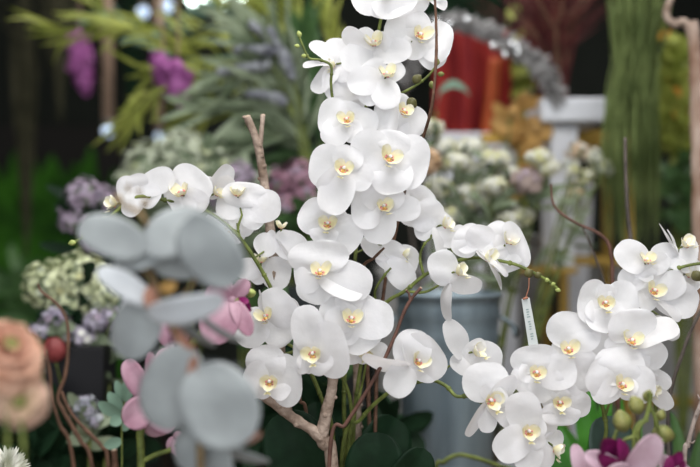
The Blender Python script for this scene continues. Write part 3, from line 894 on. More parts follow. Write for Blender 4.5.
# ---------------------------------------------------------------- peach blooms and white aster at the left edge
def rose(name, label, cat, c, rpx, facing, stem, layers=4, open_=.25, leaves=False, cin=(.62, .26, .14), cout=(.80, .55, .42), hcol=(.22, .24, .08)):
    cc = P(*c)
    r = rpx * K * c[2]
    st = path(stem, c[2])
    root = thing(name, st[0], label, cat)
    s = MB(); s.tube(st, 2.4 * K * c[2], 8)
    for k in ((10, 14) if leaves else ()):
        p = st[min(k, len(st) - 1)]
        s.leaf(p, p + Vector((.03 * (1 if k == 10 else -1), -.01, .02)), .018, 0, .1, .2)
    s.build('stem', M['stem'], root)
    z = Vector(facing).normalized()
    q = Vector((0, 0, 1)).rotation_difference(z).to_matrix()
    hb = MB()
    rr = random.Random(rpx)
    for k in range(layers):
        n = 4 + k
        op = open_ + .30 * k
        for j in range(n):
            a = 2 * PI * (j + k * .37) / n + rr.uniform(-.15, .15)
            L = r * (.62 + .14 * k); W = r * (.42 + .10 * k)
            ph = rr.random() * 6

            def fn(t, v):
                u = (1 - math.cos(PI * t)) / 2
                w = W * (max(u, 0) ** .5 * max(1 - u, 0) ** .35) / .52
                th = op * (.35 + .9 * u)
                rad = r * (.06 + .03 * k) + L * u * math.sin(th)
                zz = L * u * math.cos(th) - .1 * r * k
                x = v * w
                rad -= .35 * x * x / max(W, 1e-4)
                zz += .08 * r * math.sin(4 * v + ph) * u
                return cc + q @ Vector((rad * math.cos(a) - x * math.sin(a), rad * math.sin(a) + x * math.cos(a), zz - .3 * r))

            def cf(t, v):
                e = min(1, t * .9 + .12 * k)
                return tuple(lerp(x, y, e) for x, y in zip(cin, cout))
            hb.grid(fn, 7, 6, 0, cf)
    h = hb.build('flower_head', M['peach'], root)
    cb = MB()
    for j in range(26):
        a = j * 2.4; rad = r * .19 * math.sqrt(j / 26)
        cb.ball(cc + q @ Vector((rad * math.cos(a), rad * math.sin(a), r * .12)), r * .05, 0, 6, 5)
    cb.build('heart', M['bud'], h)
    return root


rose('peach_ranunculus', 'upper of two peach ruffled blooms cut by the left edge', 'flower', (10, 346, .9), 38, (.6, -.6, .6), [(10, 590), (8, 470), (4, 375)], open_=.35, cin=(.42, .10, .06), cout=(.74, .46, .33))
rose('peach_ranunculus', 'lower peach bloom with an olive heart at the left edge, below the other', 'flower', (20, 402, .9), 30, (.25, -.95, .15), [(26, 590), (24, 480), (19, 420)], layers=3, open_=.95, cin=(.40, .30, .12), cout=(.74, .50, .40))

root = thing('white_aster', P(4, 590, 1.36), 'spiky white aster bloom in the bottom left corner', 'flower')
b = MB(); b.tube(path([(4, 590), (4, 520), (5, 472)], 1.36), .0018, 8); b.build('stem', M['stem'], root)
b = MB(); cc = P(5, 470, 1.36)
rr = random.Random(5)
for i in range(170):
    d = Vector((rr.gauss(0, 1), rr.gauss(0, 1), abs(rr.gauss(0, 1)) * 1.0)).normalized()
    L = .034 * rr.uniform(.85, 1.1)
    b.leaf(cc, cc + d * L, .0042, rr.uniform(0, 3), .05, .2, 0, 4, 2)
b.build('flower_head', M['offwhite'], root)


# ---------------------------------------------------------------- plants of the second row
def vase_for(name, px, Y, r, h, m, label, cat='vase', z0=None):
    c = P(px, 300, Y)
    return pot(name, (c.x, c.y), r, h, m, label, cat, z0=z0)


def floret(b, c, n, r, mi=0, k=4, ctr=None):
    n = n.normalized(); a = n.orthogonal().normalized(); q = Matrix.Rotation(random.random() * 6, 3, n); a = q @ a; s = n.cross(a)
    for j in range(k):
        t = 2 * PI * j / k
        d = a * math.cos(t) + s * math.sin(t); e = n.cross(d)
        b.add([c, c + d * r * .55 + e * r * .5 + n * r * .15, c + d * r * 1.05 + n * r * .05, c + d * r * .55 - e * r * .5 + n * r * .15], [(0, 1, 2, 3)], mi)
    if ctr is not None:
        b.ball(c + n * r * .15, r * .28, ctr, 6, 4)


def dome_head(parent, c, rx, rz, nfl, fr, mats, name='flower_head', k=4, ctr=None, dens=None):
    """a head of small florets over a rounded core"""
    b = MB()
    b.ball(c, (rx * .72, rx * .72, rz * .72), len(mats) - 1, 12, 8)
    for _ in range(nfl):
        d = Vector((random.gauss(0, 1), random.gauss(0, 1) - .2, random.gauss(0, 1) + .25)).normalized()
        sc = random.uniform(.78, 1.2)
        p = c + Vector((d.x * rx * sc, d.y * rx * sc, d.z * rz * sc))
        floret(b, p, d + Vector((random.uniform(-.3, .3), random.uniform(-.3, .3), .1)), fr * random.uniform(.75, 1.2), 0 if len(mats) == 1 or random.random() < .75 else random.randrange(len(mats) - 1), k, ctr)
    return b.build(name, [M[m] for m in mats], parent)


def foliage_mb(b, pts, n, L, W, mi=0, spread=1.0, droop=.2):
    for _ in range(n):
        p = random.choice(pts)
        d = Vector((random.uniform(-1, 1), random.uniform(-.8, .5), random.uniform(-.2, 1) - droop)).normalized()
        l = L * random.uniform(.6, 1.2)
        b.leaf(p, p + d * l, W * random.uniform(.7, 1.2), random.uniform(-.8, .8), random.uniform(.0, .15), .15, mi, 5, 2)


def bunch(name, label, cat, basepx, Y, heads, leaf=None, stemm='stem', group=None, z0=None):
    """cut flowers: heads = (px, py, rx px, rz px, n florets, floret px, materials[, dY])"""
    base = P(basepx[0], 560, basepx[2] if len(basepx) > 2 else Y)
    root = thing(name, base, label, cat, group)
    s = MB(); pts = []
    cs = []
    for h in heads:
        dy = h[7] if len(h) > 7 else 0
        c = P(h[0], h[1], Y + dy)
        p = spline([base, lerp(base, c, .55) + Vector((random.uniform(-.02, .02), 0, .03)), c], 8)
        s.tube(p, .0028, 6)
        pts += p[(11 if base.z < TZ + .1 else 8):-1]
        cs.append(c)
    s.build('stem', M[stemm], root)
    for h, c in zip(heads, cs):
        dome_head(root, c, h[2] * K * Y, h[3] * K * Y, h[4], h[5] * K * Y, h[6], ctr=h[8] if len(h) > 8 else None)
    if leaf:
        n, L, W, m = leaf
        b = MB(); foliage_mb(b, pts, n, L, W); o = b.build('foliage', M[m], root)
    return root


# pale green hydrangeas, lilac and mauve heads at the left
bunch('hydrangea', 'pale green hydrangea clump above the black planter at the left', 'flower', (82, 400, 1.96), 1.98,
      [(48, 285, 24, 22, 170, 4.2, ['hydrangea', 'sagegreen', 'sage']), (80, 278, 28, 24, 200, 4.2, ['hydrangea', 'creamfl', 'sage']), (98, 300, 20, 20, 140, 4.2, ['hydrangea', 'sagegreen', 'sage']), (70, 304, 26, 20, 150, 4.2, ['hydrangea', 'sagegreen', 'sage'])],
      (30, .09, .04, 'deepgreen'))
bunch('lilac_posy', 'small lilac flowers crowded over the rim of the black planter', 'flower', (85, 385, 1.93), 1.92,
      [(56, 318, 12, 9, 60, 4, ['lilac', 'mauve', 'sage']), (82, 336, 16, 9, 80, 4, ['lilac', 'whitefl', 'sage']), (98, 322, 12, 12, 60, 4, ['lilac', 'mauve', 'sage']), (112, 318, 10, 9, 50, 4, ['lilac', 'mauve', 'sage']), (40, 330, 10, 8, 40, 4, ['lilac', 'whitefl', 'sage'])],
      (26, .06, .025, 'sage'))
c = P(85, 390, 1.94)
b = MB(); b.box((c.x - .062, c.y - .06, TZ), (c.x + .052, c.y + .05, P(85, 346, 1.9).z), taper=.86, bev=.004)
tag(b.build('planter', M['blackpot']), 'square black planter under the lilac posy at the left', 'planter')
bunch('sedum_bunch', 'broad sage green flower clump behind the left orchid spray', 'flower', (190, 330), 2.35,
      [(150, 168, 26, 24, 150, 4.6, ['sagegreen', 'hydrangea', 'sage']), (182, 156, 30, 24, 190, 4.6, ['sagegreen', 'hydrangea', 'sage']), (214, 168, 24, 22, 140, 4.6, ['sagegreen', 'hydrangea', 'sage']), (186, 182, 34, 20, 160, 4.6, ['sagegreen', 'hydrangea', 'sage'], -.03), (134, 186, 18, 20, 90, 4.6, ['sagegreen', 'hydrangea', 'sage'])],
      (50, .12, .04, 'sage'))
vase_for('vase', 190, 2.36, .09, .33, 'glassgrey', 'dark round vase behind the eucalyptus holding the sage green clump')
bunch('mauve_bunch', 'dusty mauve flowers left of the far left orchid bloom', 'flower', (98, 330), 2.15,
      [(84, 196, 18, 17, 100, 4.4, ['mauve', 'lilac', 'sage']), (74, 218, 15, 16, 80, 4.4, ['mauve', 'lilac', 'sage']), (98, 240, 16, 16, 70, 4.4, ['mauve', 'lilac', 'sage']), (104, 200, 13, 14, 60, 4.4, ['mauve', 'lilac', 'sage'])],
      (20, .08, .03, 'deepgreen'))
bunch('mauve_bunch', 'dusty mauve flowers just left of the forked bare branch', 'flower', (238, 330), 2.2,
      [(238, 182, 17, 18, 90, 4.4, ['mauve', 'lilac', 'sage']), (226, 200, 16, 17, 80, 4.4, ['mauve', 'lilac', 'sage']), (250, 214, 18, 18, 80, 4.4, ['mauve', 'lilac', 'sage'])],
      (20, .08, .03, 'sage'))
bunch('rose_mauve_bunch', 'deep rose mauve flowers between the bare branch and tall orchid spray', 'flower', (300, 330), 2.25,
      [(280, 184, 13, 16, 80, 4.4, ['rosemauve', 'mauve', 'sage']), (300, 178, 14, 17, 90, 4.4, ['rosemauve', 'mauve', 'sage']), (310, 200, 15, 16, 80, 4.4, ['rosemauve', 'mauve', 'sage']), (286, 206, 13, 15, 70, 4.4, ['rosemauve', 'mauve', 'sage'])],
      (24, .09, .03, 'midgreen'))
vase_for('vase', 300, 2.27, .08, .34, 'glassgrey', 'dark vase behind the tall orchid spray holding rose mauve flowers')
vase_for('vase', 236, 2.22, .07, .34, 'glassgrey', 'dark slim vase behind the pink orchid holding mauve flowers')
vase_for('vase', 98, 2.17, .07, .30, 'glassgrey', 'dark vase behind the black planter holding mauve flowers')
# grey lavender posy and mint leaves at the bottom left, with a clay pot behind
bunch('lavender_posy', 'grey lavender flowers low left beside mint coloured leaves', 'flower', (90, 470), 1.78,
      [(84, 408, 12, 12, 60, 4, ['greyviolet', 'lilac', 'sage']), (92, 420, 10, 8, 40, 4, ['greyviolet', 'lilac', 'sage']), (108, 345, 8, 10, 40, 4, ['greyviolet', 'lilac', 'sage'], .2)], (16, .05, .025, 'sage'), group=None)
root = thing('mint_sprig', P(118, 470, 1.6), 'pale mint green sprig left of the pink boat orchid', 'foliage')
b = MB(); b.tube(path([(122, 560), (122, 470), (122, 420), (126, 395)], 1.6), .0015, 6)
b.build('stem', M['stem'], root)
b = MB()
for x0, y0, x1, y1, w in ((122, 415, 98, 402, 14), (122, 410, 108, 392, 12), (122, 418, 110, 424, 12), (124, 402, 134, 384, 10), (123, 400, 116, 380, 9), (122, 430, 134, 420, 10), (122, 440, 104, 446, 12), (124, 396, 128, 376, 8)):
    b.leaf(P(x0, y0, 1.6), P(x1, y1, 1.59), w * K * 1.6, random.uniform(-.4, .4), .06, .2)
b.build('foliage', M['mint'], root)
c = P(76, 372, 2.12)
root = thing('tulip', P(74, 560, 1.92), 'single dark rosy tulip bud between the peach blooms and black planter', 'flower')
b = MB(); b.tube(path([(74, 560, 1.92), (66, 420, 1.90), (56, 362, 1.86)], 1.86), .002, 6); b.build('stem', M['stem'], root)
b = MB()
for j in range(6):
    a = j * PI / 3
    p0 = P(56, 362, 1.86); off = Vector((math.cos(a), math.sin(a), 0))
    b.leaf(p0 + off * .004, p0 + off * .006 + Vector((-.006, 0, .048)), .026, 0, .26, .1, 0, 8, 5, (.5, .6), face=off)
b.build('flower_head', M['rosyred'], root)


# dark green plants along the bottom left
def shrub(name, label, cat, basepx, Y, heads, n, L, W, m, stems=True, droop=.15, group=None, z0=None):
    base = P(*basepx, Y) if z0 is None else Vector((P(*basepx, Y).x, Y, z0))
    root = thing(name, base, label, cat, group)
    s = MB(); pts = []
    for (x, y, dy) in heads:
        c = P(x, y, Y + dy)
        p = spline([base, lerp(base, c, .5) + Vector((random.uniform(-.02, .02), random.uniform(-.02, .02), .02)), c], 8)
        s.tube(p, .002, 6); pts += p[12:]
    s.build('stem', M['stem'], root)
    b = MB()
    foliage_mb(b, pts, n, L, W, 0, 1, droop)
    b.build('foliage', M[m], root)
    return root


shrub('foliage_plant', 'dark leafy plant under the copper twigs at the bottom left', 'plant', (40, 540), 1.85,
      [(10, 440, 0), (40, 420, .03), (60, 440, -.03), (30, 460, -.05), (90, 445, 0), (110, 450, .05), (125, 430, .05)], 90, .10, .045, 'deepgreen')
shrub('foliage_plant', 'dark leafy plant filling the gap between eucalyptus and forked branch', 'plant', (260, 540), 1.85,
      [(250, 430, 0), (270, 410, .03), (300, 440, .03), (320, 400, .05), (305, 360, .1), (235, 440, .05), (400, 420, .05), (345, 420, .1)], 110, .10, .04, 'deepgreen')
shrub('foliage_plant', 'mid green leaves glimpsed behind the low middle blooms', 'plant', (315, 540), 2.0,
      [(310, 385, 0), (325, 378, 0), (300, 400, 0), (318, 410, 0), (255, 300, 0), (262, 320, 0)], 44, .09, .045, 'midgreen')
# bright plants, bottom right
def rosette(name, label, basepx, Y, blades, m, cat='plant'):
    root = thing(name, P(*basepx, Y), label, cat)
    for (x0, y0, x1, y1, w, roll, dy) in blades:
        b = MB()
        b.leaf(P(x0, y0, Y), P(x1, y1, Y + dy), w * .8 * K * Y, R(roll), .08, .25, 0, 10, 6, (.6, .7), wave=.06)
        b.build('leaf', M[m], root)
    b = MB(); b.tube([P(*basepx, Y), P(basepx[0], basepx[1] - 40, Y)], .006, 8); b.build('stem', M['stem'], root)
    return root


rosette('hosta_plant', 'fresh green broad leaved plant below the low right orchids', (598, 545), 1.80,
        [(598, 500, 604, 388, 30, 10, 0), (600, 500, 622, 398, 28, -20, -.03), (596, 500, 575, 398, 30, 15, .02), (598, 500, 590, 384, 26, -30, .05), (604, 500, 640, 420, 26, 20, 0), (594, 500, 558, 420, 30, -10, 0)], 'fresh')
rosette('hosta_plant', 'green broad leaved plant at the foot of the lowest orchid bloom', (570, 560), 1.70,
        [(572, 510, 590, 436, 34, 40, -.05), (568, 520, 545, 440, 30, 20, 0), (575, 510, 606, 450, 34, 30, -.05), (570, 515, 560, 428, 26, 10, .04)], 'lowleaf')
rosette('hosta_plant', 'green strap leaved plant beside the thorny twig at the right', (676, 560), 1.75,
        [(676, 510, 672, 412, 22, 20, 0), (678, 510, 700, 430, 20, 10, 0), (672, 510, 652, 430, 22, -10, 0), (674, 510, 664, 400, 18, 40, .05)], 'midgreen')
stick('twig', 'thick olive stem curving low beside the bucket foot',
      [([(440, 545), (436, 475), (444, 462), (458, 455), (476, 458), (500, 466), (530, 476), (560, 500)], 5, 4)], 1.72, 'stem', 'twig', 2)

# ---------------------------------------------------------------- galvanised bucket
c = P(448, 300, 1.98)
cz = TZ
top = P(448, 292, 1.98).z
b = MB()
h = top - cz
r1 = 51 * K * 1.98
r0 = r1 * .80
prof = [(0, 0), (r0, 0), (r0 + .002, .004)]
for i in range(1, 40):
    u = i / 40
    r = lerp(r0, r1, u)
    if .80 < u < .84 or .90 < u < .93 or .30 < u < .34:
        r += .0035
    prof.append((r, h * u))
prof += [(r1 + .004, h - .008), (r1 + .006, h - .004), (r1 + .003, h), (r1 - .004, h - .002), (r1 - .006, h * .9), (r0 - .004, h * .1), (0, h * .1)]
root = thing('bucket', Vector((c.x, c.y, TZ)), 'blue grey galvanised metal bucket behind the right-reaching orchid spray', 'bucket')
b.lathe(Vector((c.x, c.y, cz)), prof, 48); b.build('body', M['zinc'], root)
for sx in (-1, 1):
    b = MB()
    hp = [Vector((c.x + sx * (r1 + .003), c.y - .04, top - .05)), Vector((c.x + sx * (r1 + .03), c.y - .03, top - .07)), Vector((c.x + sx * (r1 + .034), c.y, top - .09)), Vector((c.x + sx * (r1 + .03), c.y + .03, top - .07)), Vector((c.x + sx * (r1 + .003), c.y + .04, top - .05))]
    b.tube(spline(hp, 6), .004, 8); b.build('handle', M['zinc'], root)


# ---------------------------------------------------------------- white flower bouquet at the right of the tall spray
YW = 2.17
heads = []
for (x, y, rx, rz) in ((442, 148, 13, 11), (432, 128, 9, 9), (456, 162, 13, 10), (470, 148, 13, 10), (478, 172, 14, 10), (494, 160, 14, 10), (508, 176, 13, 10), (492, 186, 12, 9),
                       (462, 192, 13, 11), (476, 200, 13, 11), (450, 216, 12, 10), (512, 222, 12, 10), (522, 216, 10, 9), (438, 188, 12, 10), (540, 158, 11, 9), (548, 168, 9, 8), (430, 208, 11, 10)):
    heads.append((x, y, rx * 1.1, rz * .85, 100, 3.8, ['whitefl', 'creamfl', 'creamfl', 'sage'], random.uniform(-.06, .06), 2))
bunch('white_bouquet', 'bunch of tiny white flowers with yellow centres above the bucket', 'flower', (470, 330, 2.19), YW, heads, (120, .075, .02, 'sage'))
bunch('white_bouquet', 'small white and tan flower sprigs leaning over the white planter', 'flower', (480, 330, 2.2), 2.3,
      [(578, 152, 12, 9, 46, 3.4, ['tanfl', 'whitefl', 'sage'], 0, 1), (594, 158, 10, 8, 36, 3.4, ['whitefl', 'creamfl', 'sage'], 0, 1), (604, 168, 9, 8, 30, 3.4, ['whitefl', 'creamfl', 'sage'], 0, 1), (570, 168, 9, 8, 30, 3.4, ['whitefl', 'creamfl', 'sage'], 0, 1), (574, 192, 9, 8, 30, 3.4, ['tanfl', 'creamfl', 'sage'], 0, 1), (586, 176, 9, 8, 24, 3.4, ['creamfl', 'whitefl', 'sage'], 0, 1)],
      (26, .07, .014, 'sage'))
root = thing('taupe_rose', P(484, 560, 2.18), 'dusty taupe rose at the right side of the white flower bunch', 'flower')
b = MB(); b.tube(path([(484, 560, 2.18), (505, 340), (520, 260), (526, 190)], 2.1), .002, 6); b.build('stem', M['stem'], root)
dome_head(root, P(528, 182, 2.1), 13 * K * 2.1, 11 * K * 2.1, 60, 7 * K * 2.1, ['taupe', 'mauve', 'taupe'])
root = thing('peach_rose', P(460, 560, 2.18), 'small peach rose peeping out left of the white flower bunch', 'flower')
b = MB(); b.tube(path([(460, 560, 2.18), (440, 340, 2.14), (432, 250), (430, 170)], 2.05), .002, 6); b.build('stem', M['stem'], root)
dome_head(root, P(430, 162, 2.05), 9 * K * 2.1, 11 * K * 2.1, 50, 6 * K * 2.1, ['tanfl', 'amber', 'tanfl'])

# ---------------------------------------------------------------- white planter of red grass on a gold stand
YP = 2.75
YF = YP - .24
def gx(px): return (px - 350) * K * YF
def gz(py, Y=YF): return CZ - (py - 233.5) * K * Y
x0, x1 = gx(541), gx(612)
root = thing('plant_stand', Vector(((x0 + x1) / 2, YP + .1, 0)), 'gold metal frame stand carrying the tall white planter', 'stand')
w = .012
for lx in (gx(548), gx(580), gx(606)):
    pass
xl, xr, ya, yb = gx(545), gx(607), YP - .02, YP + .22
for (lx, ly) in ((gx(582), ya), (xr + .12, ya), (gx(582), yb), (xr + .12, yb)):
    b = MB(); b.box((lx - w, ly - w, 0), (lx + w, ly + w, gz(122))); b.build('leg', M['gold'], root)
for py in (126, 263, 402):
    b = MB()
    z = gz(py)
    for (p, q) in (((gx(582), ya), (xr + .12, ya)), ((gx(582), yb), (xr + .12, yb))):
        b.box((p[0] + w, p[1] - w * .8, z - w), (q[0] - w, q[1] + w * .8, z + w))
    for lx in (gx(582), xr + .12):
        b.box((lx - w * .8, ya + w, z - w), (lx + w * .8, yb - w, z + w))
    b.build('rail', M['gold'], root)
b = MB(); b.box((gx(520), YP - .24, gz(274)), (gx(582) - w, YP + .16, gz(268.6)), bev=.002); b.build('shelf_plate', M['gold'], root)
b = MB(); b.box((gx(484), YP - .20, gz(141)), (gx(582) - w, YP - .16, gz(132)), bev=.002); b.build('rail', M['gold'], root)
root = thing('planter', Vector((gx(566), YP - .12, gz(268))), 'tall tapered white planter with a thick square rim, full of red grass', 'planter')
b = MB()
ym = YP - .14
b.box((gx(553), ym - .075, gz(268)), (gx(580), ym + .075, gz(124)), taper=.8, bev=.004); b.build('body', M['whitepot'], root)
b = MB()
b.box((gx(541), ym - .11, gz(122)), (gx(606), ym + .11, gz(98)), bev=.005); b.build('rim', M['whitepot'], root)
# the red grass in it
root = thing('red_grass', Vector((gx(560), ym, gz(99))), 'dark red ornamental grass fanning up out of the white planter', 'grass')
b = MB()
rr = random.Random(11)
for i in range(420):
    a = rr.gauss(0, 1)
    base = Vector((gx(560) + rr.uniform(-.035, .035), ym + rr.uniform(-.03, .03), gz(99)))
    top = Vector((gx(558 + a * 30), ym + rr.gauss(0, .09), gz(-30 + rr.uniform(-30, 45))))
    mid = lerp(base, top, .5) + Vector((-.02 * a, 0, .03))
    b.tube([base, lerp(base, mid, .6), mid, lerp(mid, top, .6), top], [.0022, .0022, .002, .0015, .0006], 4, 1 if rr.random() < .13 else 0, False)
o = b.build('blades', [M['redgrass'], M['browngrass']], root); o['kind'] = 'stuff'

# second white tapered planter lower behind the stand
root = thing('planter', Vector((gx(602), YP + .1, TZ)), 'white tapered planter inside the gold frame, behind the hanging grass', 'planter')
b = MB(); b.box((gx(590), YP + .05, gz(330)), (gx(622), YP + .16, gz(178)), taper=.6, bev=.004); b.build('body', M['whitepot'], root)
b = MB(); b.box((gx(596), YP + .07, 0), (gx(614), YP + .14, gz(331)), bev=.004); b.build('foot', M['whitepot'], root)

# grey cabinets behind the table
def cabinet(label, px0, px1, Y, pytop, goldpy=None, panels=2):
    xa, xb = (px0 - 350) * K * Y, (px1 - 350) * K * Y
    zt = gz(pytop, Y)
    root = thing('cabinet', Vector(((xa + xb) / 2, Y + .2, 0)), label, 'cabinet')
    b = MB(); b.box((xa, Y, 0), (xb, Y + .4, zt - .02), bev=.003); b.build('body', M['greypanel'], root)
    b = MB(); b.box((xa - .006, Y - .012, zt - .02), (xb + .006, Y + .41, zt), bev=.003); b.build('top', M['greypanel'], root)
    for i in range(panels):
        u0, u1 = lerp(xa, xb, i / panels), lerp(xa, xb, (i + 1) / panels)
        b = MB(); b.box((u0 + .008, Y - .010, .05), (u1 - .008, Y - .0005, zt - .03), bev=.003); b.build('door', M['greypanel'], root)
    if goldpy:
        z = gz(goldpy, Y)
        b = MB(); b.box((xa, Y - .022, z - .016), (xb, Y - .0105, z + .016), bev=.002); b.build('trim_strip', M['gold'], root)
    return root


cabinet('grey panelled cabinet behind the bucket and paper tag', 480, 547, 3.05, 236)
cabinet('grey cabinet with a gold strip at the right edge, behind the orchids', 606, 740, 3.12, 262, 401)
cabinet('low grey cabinet behind the bucket and the tall orchid spray', 380, 476, 3.1, 270, None)

# red cloth bundle and silver plume
YR = 2.85
root = thing('red_cloth_bundle', P(472, 140, YR), 'pleated red cloth drape with an orange fold, behind the topmost orchids', 'fabric')
b = MB()
def fn(u, v):
    x = lerp(432, 508, (v + 1) / 2) + 3 * math.sin(u * 3)
    return P(x, lerp(30, 136, u), YR + .02 * math.sin(v * 9) + .008 * math.sin(v * 29 + u * 2))
b.grid(fn, 20, 70); o = b.build('drape', M['red'], root)
md = o.modifiers.new('thickness', 'SOLIDIFY'); md.thickness = .006
b = MB()
def fn(u, v):
    x = lerp(486, 497, (v + 1) / 2) + 5 * (1 - u)
    return P(x - 4 * u, lerp(58, 136, u), YR - .05 - .02 * math.cos(v * 1.5))
b.grid(fn, 12, 8); o = b.build('fold', M['redorange'], root)
md = o.modifiers.new('thickness', 'SOLIDIFY'); md.thickness = .005
b = MB(); b.box((P(428, 0, YR).x, YR - .1, 0), (P(512, 0, YR).x, YR + .1, gz(136, YR)), bev=.005)
tag(b.build('pedestal', M['whitepot']), 'white plinth under the red cloth behind the white flowers', 'pedestal')

YS = 2.5
root = thing('silver_plume', P(455, 560, 2.2), 'arching silver grey glittered plume over the red cloth', 'plume')
pts = path([(455, 560, 2.2), (425, 330, 2.35), (408, 200), (404, 120), (410, 70), (425, 35), (450, 22), (480, 28), (505, 42), (528, 56), (546, 74), (556, 92)], YS)
n = len(pts)
b = MB(); b.tube(pts, [.004] * n, 8); b.build('stem', M['greytwig'], root)
b = MB()
for i in range(30, n):
    for _ in range(24):
        d = Vector((random.gauss(0, 1), random.gauss(0, 1), random.gauss(0, 1) - .1)).normalized()
        fwd = (pts[min(i + 1, n - 1)] - pts[i - 1]).normalized()
        p = lerp(pts[i - 1], pts[i], random.random())
        b.leaf(p, p + (d * .8 + fwd * .6) * .046 * random.uniform(.5, 1.1), .009, random.random() * 3, .1, .1, 0, 4, 2)
o = b.build('plume', M['silver'], root); o['kind'] = 'stuff'
for (x, y) in ((467, 20), (449, 25), (493, 46), (505, 55), (517, 47), (518, 53), (437, 22), (440, 40), (512, 44)):
    b = MB(); b.ball(P(x, y, YS - .045), (.009, .006, .009), 0, 8, 6); b.build('spangle', M['glitter'], root)
# pale long leaf below it, and amber leaves
root = thing('long_leaf_stem', P(462, 560, 2.22), 'pale green strap leaf bending right in front of the red cloth', 'foliage')
b = MB(); b.tube(path([(462, 560, 2.22), (446, 330, 2.36), (436, 200), (436, 110)], 2.5), .003, 6); b.build('stem', M['stem'], root)
b = MB(); pp = path([(436, 112), (440, 92), (452, 84), (464, 88), (470, 96)], 2.5)
for i in range(len(pp) - 1):
    w0 = .012 * math.sin(PI * (i + .3) / len(pp)); w1 = .012 * math.sin(PI * (i + 1.3) / len(pp))
    u = Vector((0, .4, 1)).normalized()
    b.add([pp[i] - u * w0, pp[i] + u * w0, pp[i + 1] + u * w1, pp[i + 1] - u * w1], [(0, 1, 2, 3)])
b.build('leaf', M['mint'], root)
shrub('amber_foliage', 'amber and yellow leaves between the red cloth and the white planter', 'foliage', (470, 560), 2.26,
      [(512, 105, .3), (520, 115, .3), (530, 125, .3), (508, 120, .3), (516, 95, .35), (525, 108, .3), (536, 122, .3)], 50, .07, .035, 'amber')
shrub('lime_foliage', 'yellow green leaves under the silver plume beside red grass', 'foliage', (490, 400), 2.9,
      [(505, 75, 0), (520, 72, 0), (530, 80, 0), (524, 62, 0), (508, 20, 0), (512, 40, 0)], 50, .08, .04, 'olive', z0=0)

# ---------------------------------------------------------------- green hanging grass, birch trunk, orange flowers at the right
YG = 2.3
root = thing('hanging_grass', P(640, 8, YG), 'long green grass hanging in a thick curtain at the right', 'grass')
b = MB()
rr = random.Random(21)
locks = [rr.uniform(-1.9, 1.9) for _ in range(17)]
for i in range(250):
    a = rr.gauss(0, 1)
    x0 = 640 + max(-1.7, min(1.7, a)) * 14
    s = locks[i % len(locks)] + rr.gauss(0, .07)
    Y = YG + rr.uniform(-.09, .09)
    p0 = P(642 + a * 6, 20 + rr.uniform(-10, 10), YG)
    up = P(x0 + s * 6, -20 + rr.uniform(-30, 40), Y)
    xe = 636 + s * 15 + rr.uniform(-6, 6)
    ye = rr.choice((rr.uniform(120, 235), rr.uniform(180, 262)))
    pts = spline([p0, up, P(lerp(x0, xe, .55), 55 + rr.uniform(-20, 30), Y), P(xe, (55 + ye) / 2, Y), P(xe + rr.uniform(-3, 3), ye, Y)], 3)
    n = len(pts)
    b.tube(pts, [.0019] * (n - 3) + [.0015, .001, .0004], 3, 0, False)
o = b.build('blades', M['grass'], root); o['kind'] = 'stuff'
b = MB(); b.tube([P(642, 20, YG), Vector((P(642, 20, YG).x, YG, RZ))], .004, 8); b.build('hanging_cord', M['rope'], root)

root = thing('birch_branch', P(702, 520, 1.95), 'thick pale birch branch at the right edge', 'branch')
b = MB(); pts = path([(704, 590), (702, 420), (700, 230), (698, 150), (697, 90), (694, 40), (690, 22)], 1.98); n = len(pts)
b.tube(pts, [lerp(8, 6.5, i / n) * K * 2 * (1 + .15 * noise.noise(pts[i] * 30)) for i in range(n)], 12, 0, True, .15)
b.build('trunk', M['birch'], root)
b = MB(); pts = path([(694, 34), (684, 22), (674, 24), (666, 14), (672, -6), (676, -30)], 1.98); n = len(pts)
b.tube(pts, [lerp(4.5, 3.5, i / n) * K * 2 for i in range(n)], 10, 0, True, .1); b.build('limb', M['branch'], root)

root = thing('orange_flowers', P(680, 560, 2.62), 'orange and yellow flowers in green leaves beside the birch branch', 'flower')
heads = [(676, 95, 8, 8), (668, 78, 6, 6), (682, 82, 6, 7), (684, 108, 6, 6), (664, 36, 6, 5), (690, 120, 7, 6), (672, 115, 5, 5)]
s = MB(); base = P(680, 560, 2.62); pts = []
for (x, y, a_, c_) in heads:
    p = spline([base, P(lerp(680, x, .6), 190, 2.62), P(x, y, 2.6)], 7); s.tube(p, .0025, 6); pts += p[9:]
s.build('stem', M['stem'], root)
for (x, y, a_, c_) in heads:
    dome_head(root, P(x, y, 2.6), a_ * K * 2.6, c_ * K * 2.6, 40, 4.5 * K * 2.6, ['orange', 'yellow', 'orange'])
b = MB(); foliage_mb(b, pts, 130, .09, .035); b.build('foliage', M['olive'], root)
shrub('foliage_plant', 'fresh round leaves between hanging grass and birch branch', 'plant', (684, 560), 2.6,
      [(684, 168, 0), (692, 150, 0), (678, 180, 0), (686, 130, .05), (690, 190, 0), (676, 150, .1), (682, 220, .1), (694, 240, .1)], 70, .075, .05, 'midgreen')
b = MB(); c = P(682, 330, 2.62)
b.lathe(Vector((c.x, c.y, 0)), [(0, 0), (.05, 0), (.065, .68), (.07, .74), (.06, .74), (.055, .68), (0, .68)], 28)
tag(b.build('vase', M['glassgrey']), 'tall floor vase behind the birch branch holding orange flowers', 'vase')


